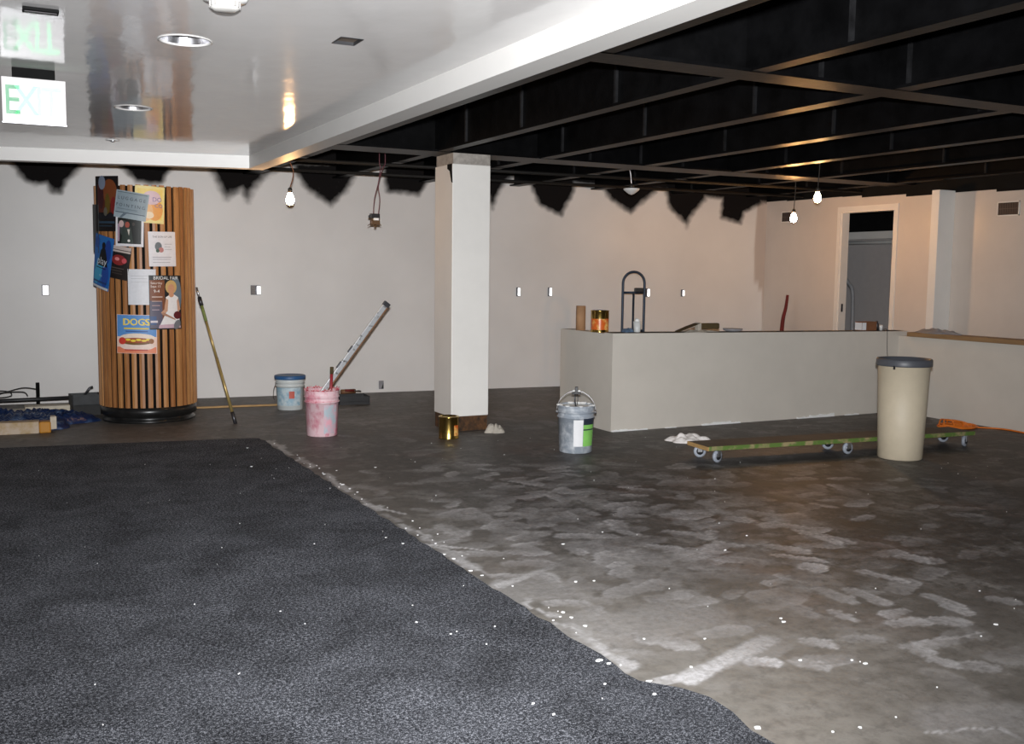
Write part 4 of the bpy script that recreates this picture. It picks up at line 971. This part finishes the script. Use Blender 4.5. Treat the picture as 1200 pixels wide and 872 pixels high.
bm = NB(); tube(bm, spline([(0, 0, .07), (-.02, 0, .2), (-.045, 0, .27), (-.03, 0, .4), (0, 0, .58)], 6), .006, 6); obj('cord', bm, 'steel', t)
bm = NB(); bmesh.ops.create_icosphere(bm, subdivisions=2, radius=.022, matrix=Matrix.Translation((-.035, 0, .24))); obj('cord_grip', bm, 'shade', t)
p = ony(440, 258, 9.5)
t = thing('hanging_connector', 'loose connector dangling on two purple wires', 'connector', p)
bm = NB(); box(bm, -.055, .04, -.02, .02, .02, .062, bev=.006); box(bm, -.07, -.04, -.014, .014, .02, .045, bev=.004); obj('upper_block', bm, 'plastic_black', t)
bm = NB(); box(bm, -.05, .042, -.02, .02, -.045, -.002, bev=.006); tube(bm, [(-.08, 0, -.055), (-.04, 0, -.03)], .004, 5); tube(bm, [(.06, 0, -.05), (.03, 0, -.03)], .004, 5); tube(bm, [(0, 0, -.045), (-.005, 0, -.07)], .01, 6); obj('lower_block', bm, mat('brown_block', srgb(92, 66, 40), .5), t)
bm = NB(); box(bm, -.02, .03, -.012, .012, -.003, .022); obj('white_spacer', bm, 'paintwhite', t)
bm = NB()
tube(bm, spline([(-.02, 0, .06), (-.01, 0, .2), (.03, 0, .36), (.05, 0, .5), (.04, 0, .58), (.05, 0, DECK-p.z-.05)], 8), .0045, 6)
tube(bm, spline([(.03, 0, .06), (.045, 0, .2), (.03, 0, .34), (.075, 0, .5), (.1, 0, .58), (.08, 0, DECK-p.z-.05)], 8), .0045, 6); obj('wire', bm, 'purple', t)

# ------------------------------------------------------------------ ceiling fittings
for k, (cx, cy, r) in enumerate(cans):
    t = thing('recessed_light', ['chrome recessed ceiling light nearest the smoke detector', 'chrome recessed ceiling light nearer the pillar'][k], 'ceiling light', (cx, cy, ZC), 0, 'recessed ceiling lights')
    bm = NB(); lathe(bm, [(r+.007, -.0005), (r+.007, -.003), (r-.002, -.004), (r-.003, .004)], 48, caps=False); obj('trim_ring', bm, 'trimwhite', t)
    bm = NB(); lathe(bm, [(r-.002, .002), (r-.012, .05), (r-.035, .10), (.04, .13), (.001, .13)], 48, caps=False); obj('reflector', bm, 'chrome', t)
    bm = NB(); lathe(bm, [(.001, .06), (.03, .065), (.042, .09), (.03, .128)], 32, caps=False); obj('lamp', bm, 'shade', t)
p = onz(132, 164, ZC)
t = thing('sprinkler', 'tiny chrome ceiling fitting close to the far white edge', 'sprinkler', p)
bm = NB(); lathe(bm, [(.05, -.0005), (.05, -.004), (.02, -.008), (.018, -.001)], 32, caps=False); obj('escutcheon', bm, 'shade', t)
bm = NB(); lathe(bm, [(.018, -.003), (.022, -.012), (.006, -.018), (.001, -.018)], 24, caps=False); obj('head', bm, 'chrome', t)
t = thing('smoke_detector', 'round white smoke detector at the top of photo', 'smoke detector', (.762, 3.74, ZC))
bm = NB(); lathe(bm, [(.078, 0), (.08, -.012), (.074, -.022), (.05, -.026)], 48, caps=False); obj('base', bm, 'shade', t)
bm = NB(); lathe(bm, [(.052, -.024), (.048, -.05), (.036, -.056), (.001, -.057)], 40, caps=False); obj('chamber', bm, mat('detector_grey', srgb(190, 188, 184), .5), t)
bm = NB()
for k in range(18):
    a_ = 2*PI*k/18; box(bm, .049, .054, -.004, .004, -.046, -.028, mtx=Matrix.Rotation(a_, 4, 'Z'))
obj('slots', bm, mat('slot_grey', srgb(140, 138, 136), .6), t)
t = thing('ceiling_box', 'small open dark electrical box set in white ceiling', 'electrical box', (1.365, 4.228, ZC))
bm = NB()
w, h, d = .047, .065, .05
box(bm, -w-.003, -w, -h, h, -.002, d); box(bm, w, w+.003, -h, h, -.002, d); box(bm, -w, w, -h-.003, -h, -.002, d); box(bm, -w, w, h, h+.003, -.002, d); obj('sides', bm, 'plastic_black', t)
bm = NB(); box(bm, -w, w, -h, h, .012, .016); obj('back', bm, mat('box_back', srgb(98, 86, 76), .7), t)
t = thing('ceiling_slot', 'narrow black slot plate on ceiling above exit sign', 'ceiling slot', (.198, 4.295, ZC))
bm = NB(); box(bm, -.062, .062, -.03, .03, -.012, 0, bev=.003); obj('plate', bm, 'matte_black', t)
bm = NB(); box(bm, -.055, .055, -.01, .01, -.014, -.011); obj('lens', bm, mat('slot_lens', srgb(52, 46, 50), .5), t)
# exit sign
ES = thing('exit_sign', 'glowing white EXIT sign with green letters under ceiling', 'exit sign', (.217, 5.6, 2.145), 0)
bm = NB(); box(bm, -.142, .142, -.006, .006, 0, .215, bev=.002); obj('panel', bm, emit('exit_panel_glow', (1, .965, .985), .8, (.06, .06, .06)), ES)
bm = NB(); box(bm, -.145, .145, -.009, .009, -.006, .004, bev=.002); obj('bottom_rail', bm, 'steel', ES)
bm = NB(); box(bm, -.095, .095, -.022, .022, .215, .26, bev=.003); obj('mount', bm, 'matte_black', ES)
for ch, x, c, s in (('E', -.098, (.09, .42, .2), .9), ('X', -.036, (.3, 1, .5), 1.6), ('I', .022, (.34, 1, .52), 1.8), ('T', .076, (.34, 1, .52), 1.95)):  # letters paler towards T, flash glare painted into their glow
    bm = NB()
    for p in text_polys(ch, .2):
        pp = [(a_*.78+x, b_+.1) for a_, b_ in p]
        va_ = [bm.verts.new((q[0], -.0065, q[1])) for q in pp]; vb = [bm.verts.new((q[0], -.0095, q[1])) for q in pp]
        n_ = len(pp); bm.faces.new(va_); bm.faces.new(vb[::-1])
    bmesh.ops.remove_doubles(bm, verts=bm.verts, dist=1e-5)
    obj('letter', bm, emit('exit_letter_'+ch, c, s, tuple(v*.1 for v in c)), ES)['label'] = 'letter '+ch

# ------------------------------------------------------------------ light
W = bpy.data.worlds.new('World'); S.world = W; W.use_nodes = True
W.node_tree.nodes['Background'].inputs[0].default_value = (.95, .97, 1, 1); W.node_tree.nodes['Background'].inputs[1].default_value = .03
ld = bpy.data.lights.new('camera_flash', 'SPOT'); ld.energy = 2650; ld.color = (.975, .985, 1); ld.spot_size = math.radians(92); ld.spot_blend = 1.0; ld.shadow_soft_size = .025
lo = bpy.data.objects.new('camera_flash', ld); COL.objects.link(lo); lo.matrix_world = Matrix.Translation(CAM + Vector((0, 0, .13)) - fw*.02) @ m3.to_4x4() @ Matrix.Rotation(math.radians(6), 4, 'X')
S.view_settings.view_transform = 'Standard'; S.view_settings.look = 'None'; S.view_settings.exposure = 0; S.view_settings.gamma = 1
S.view_settings.use_curve_mapping = False
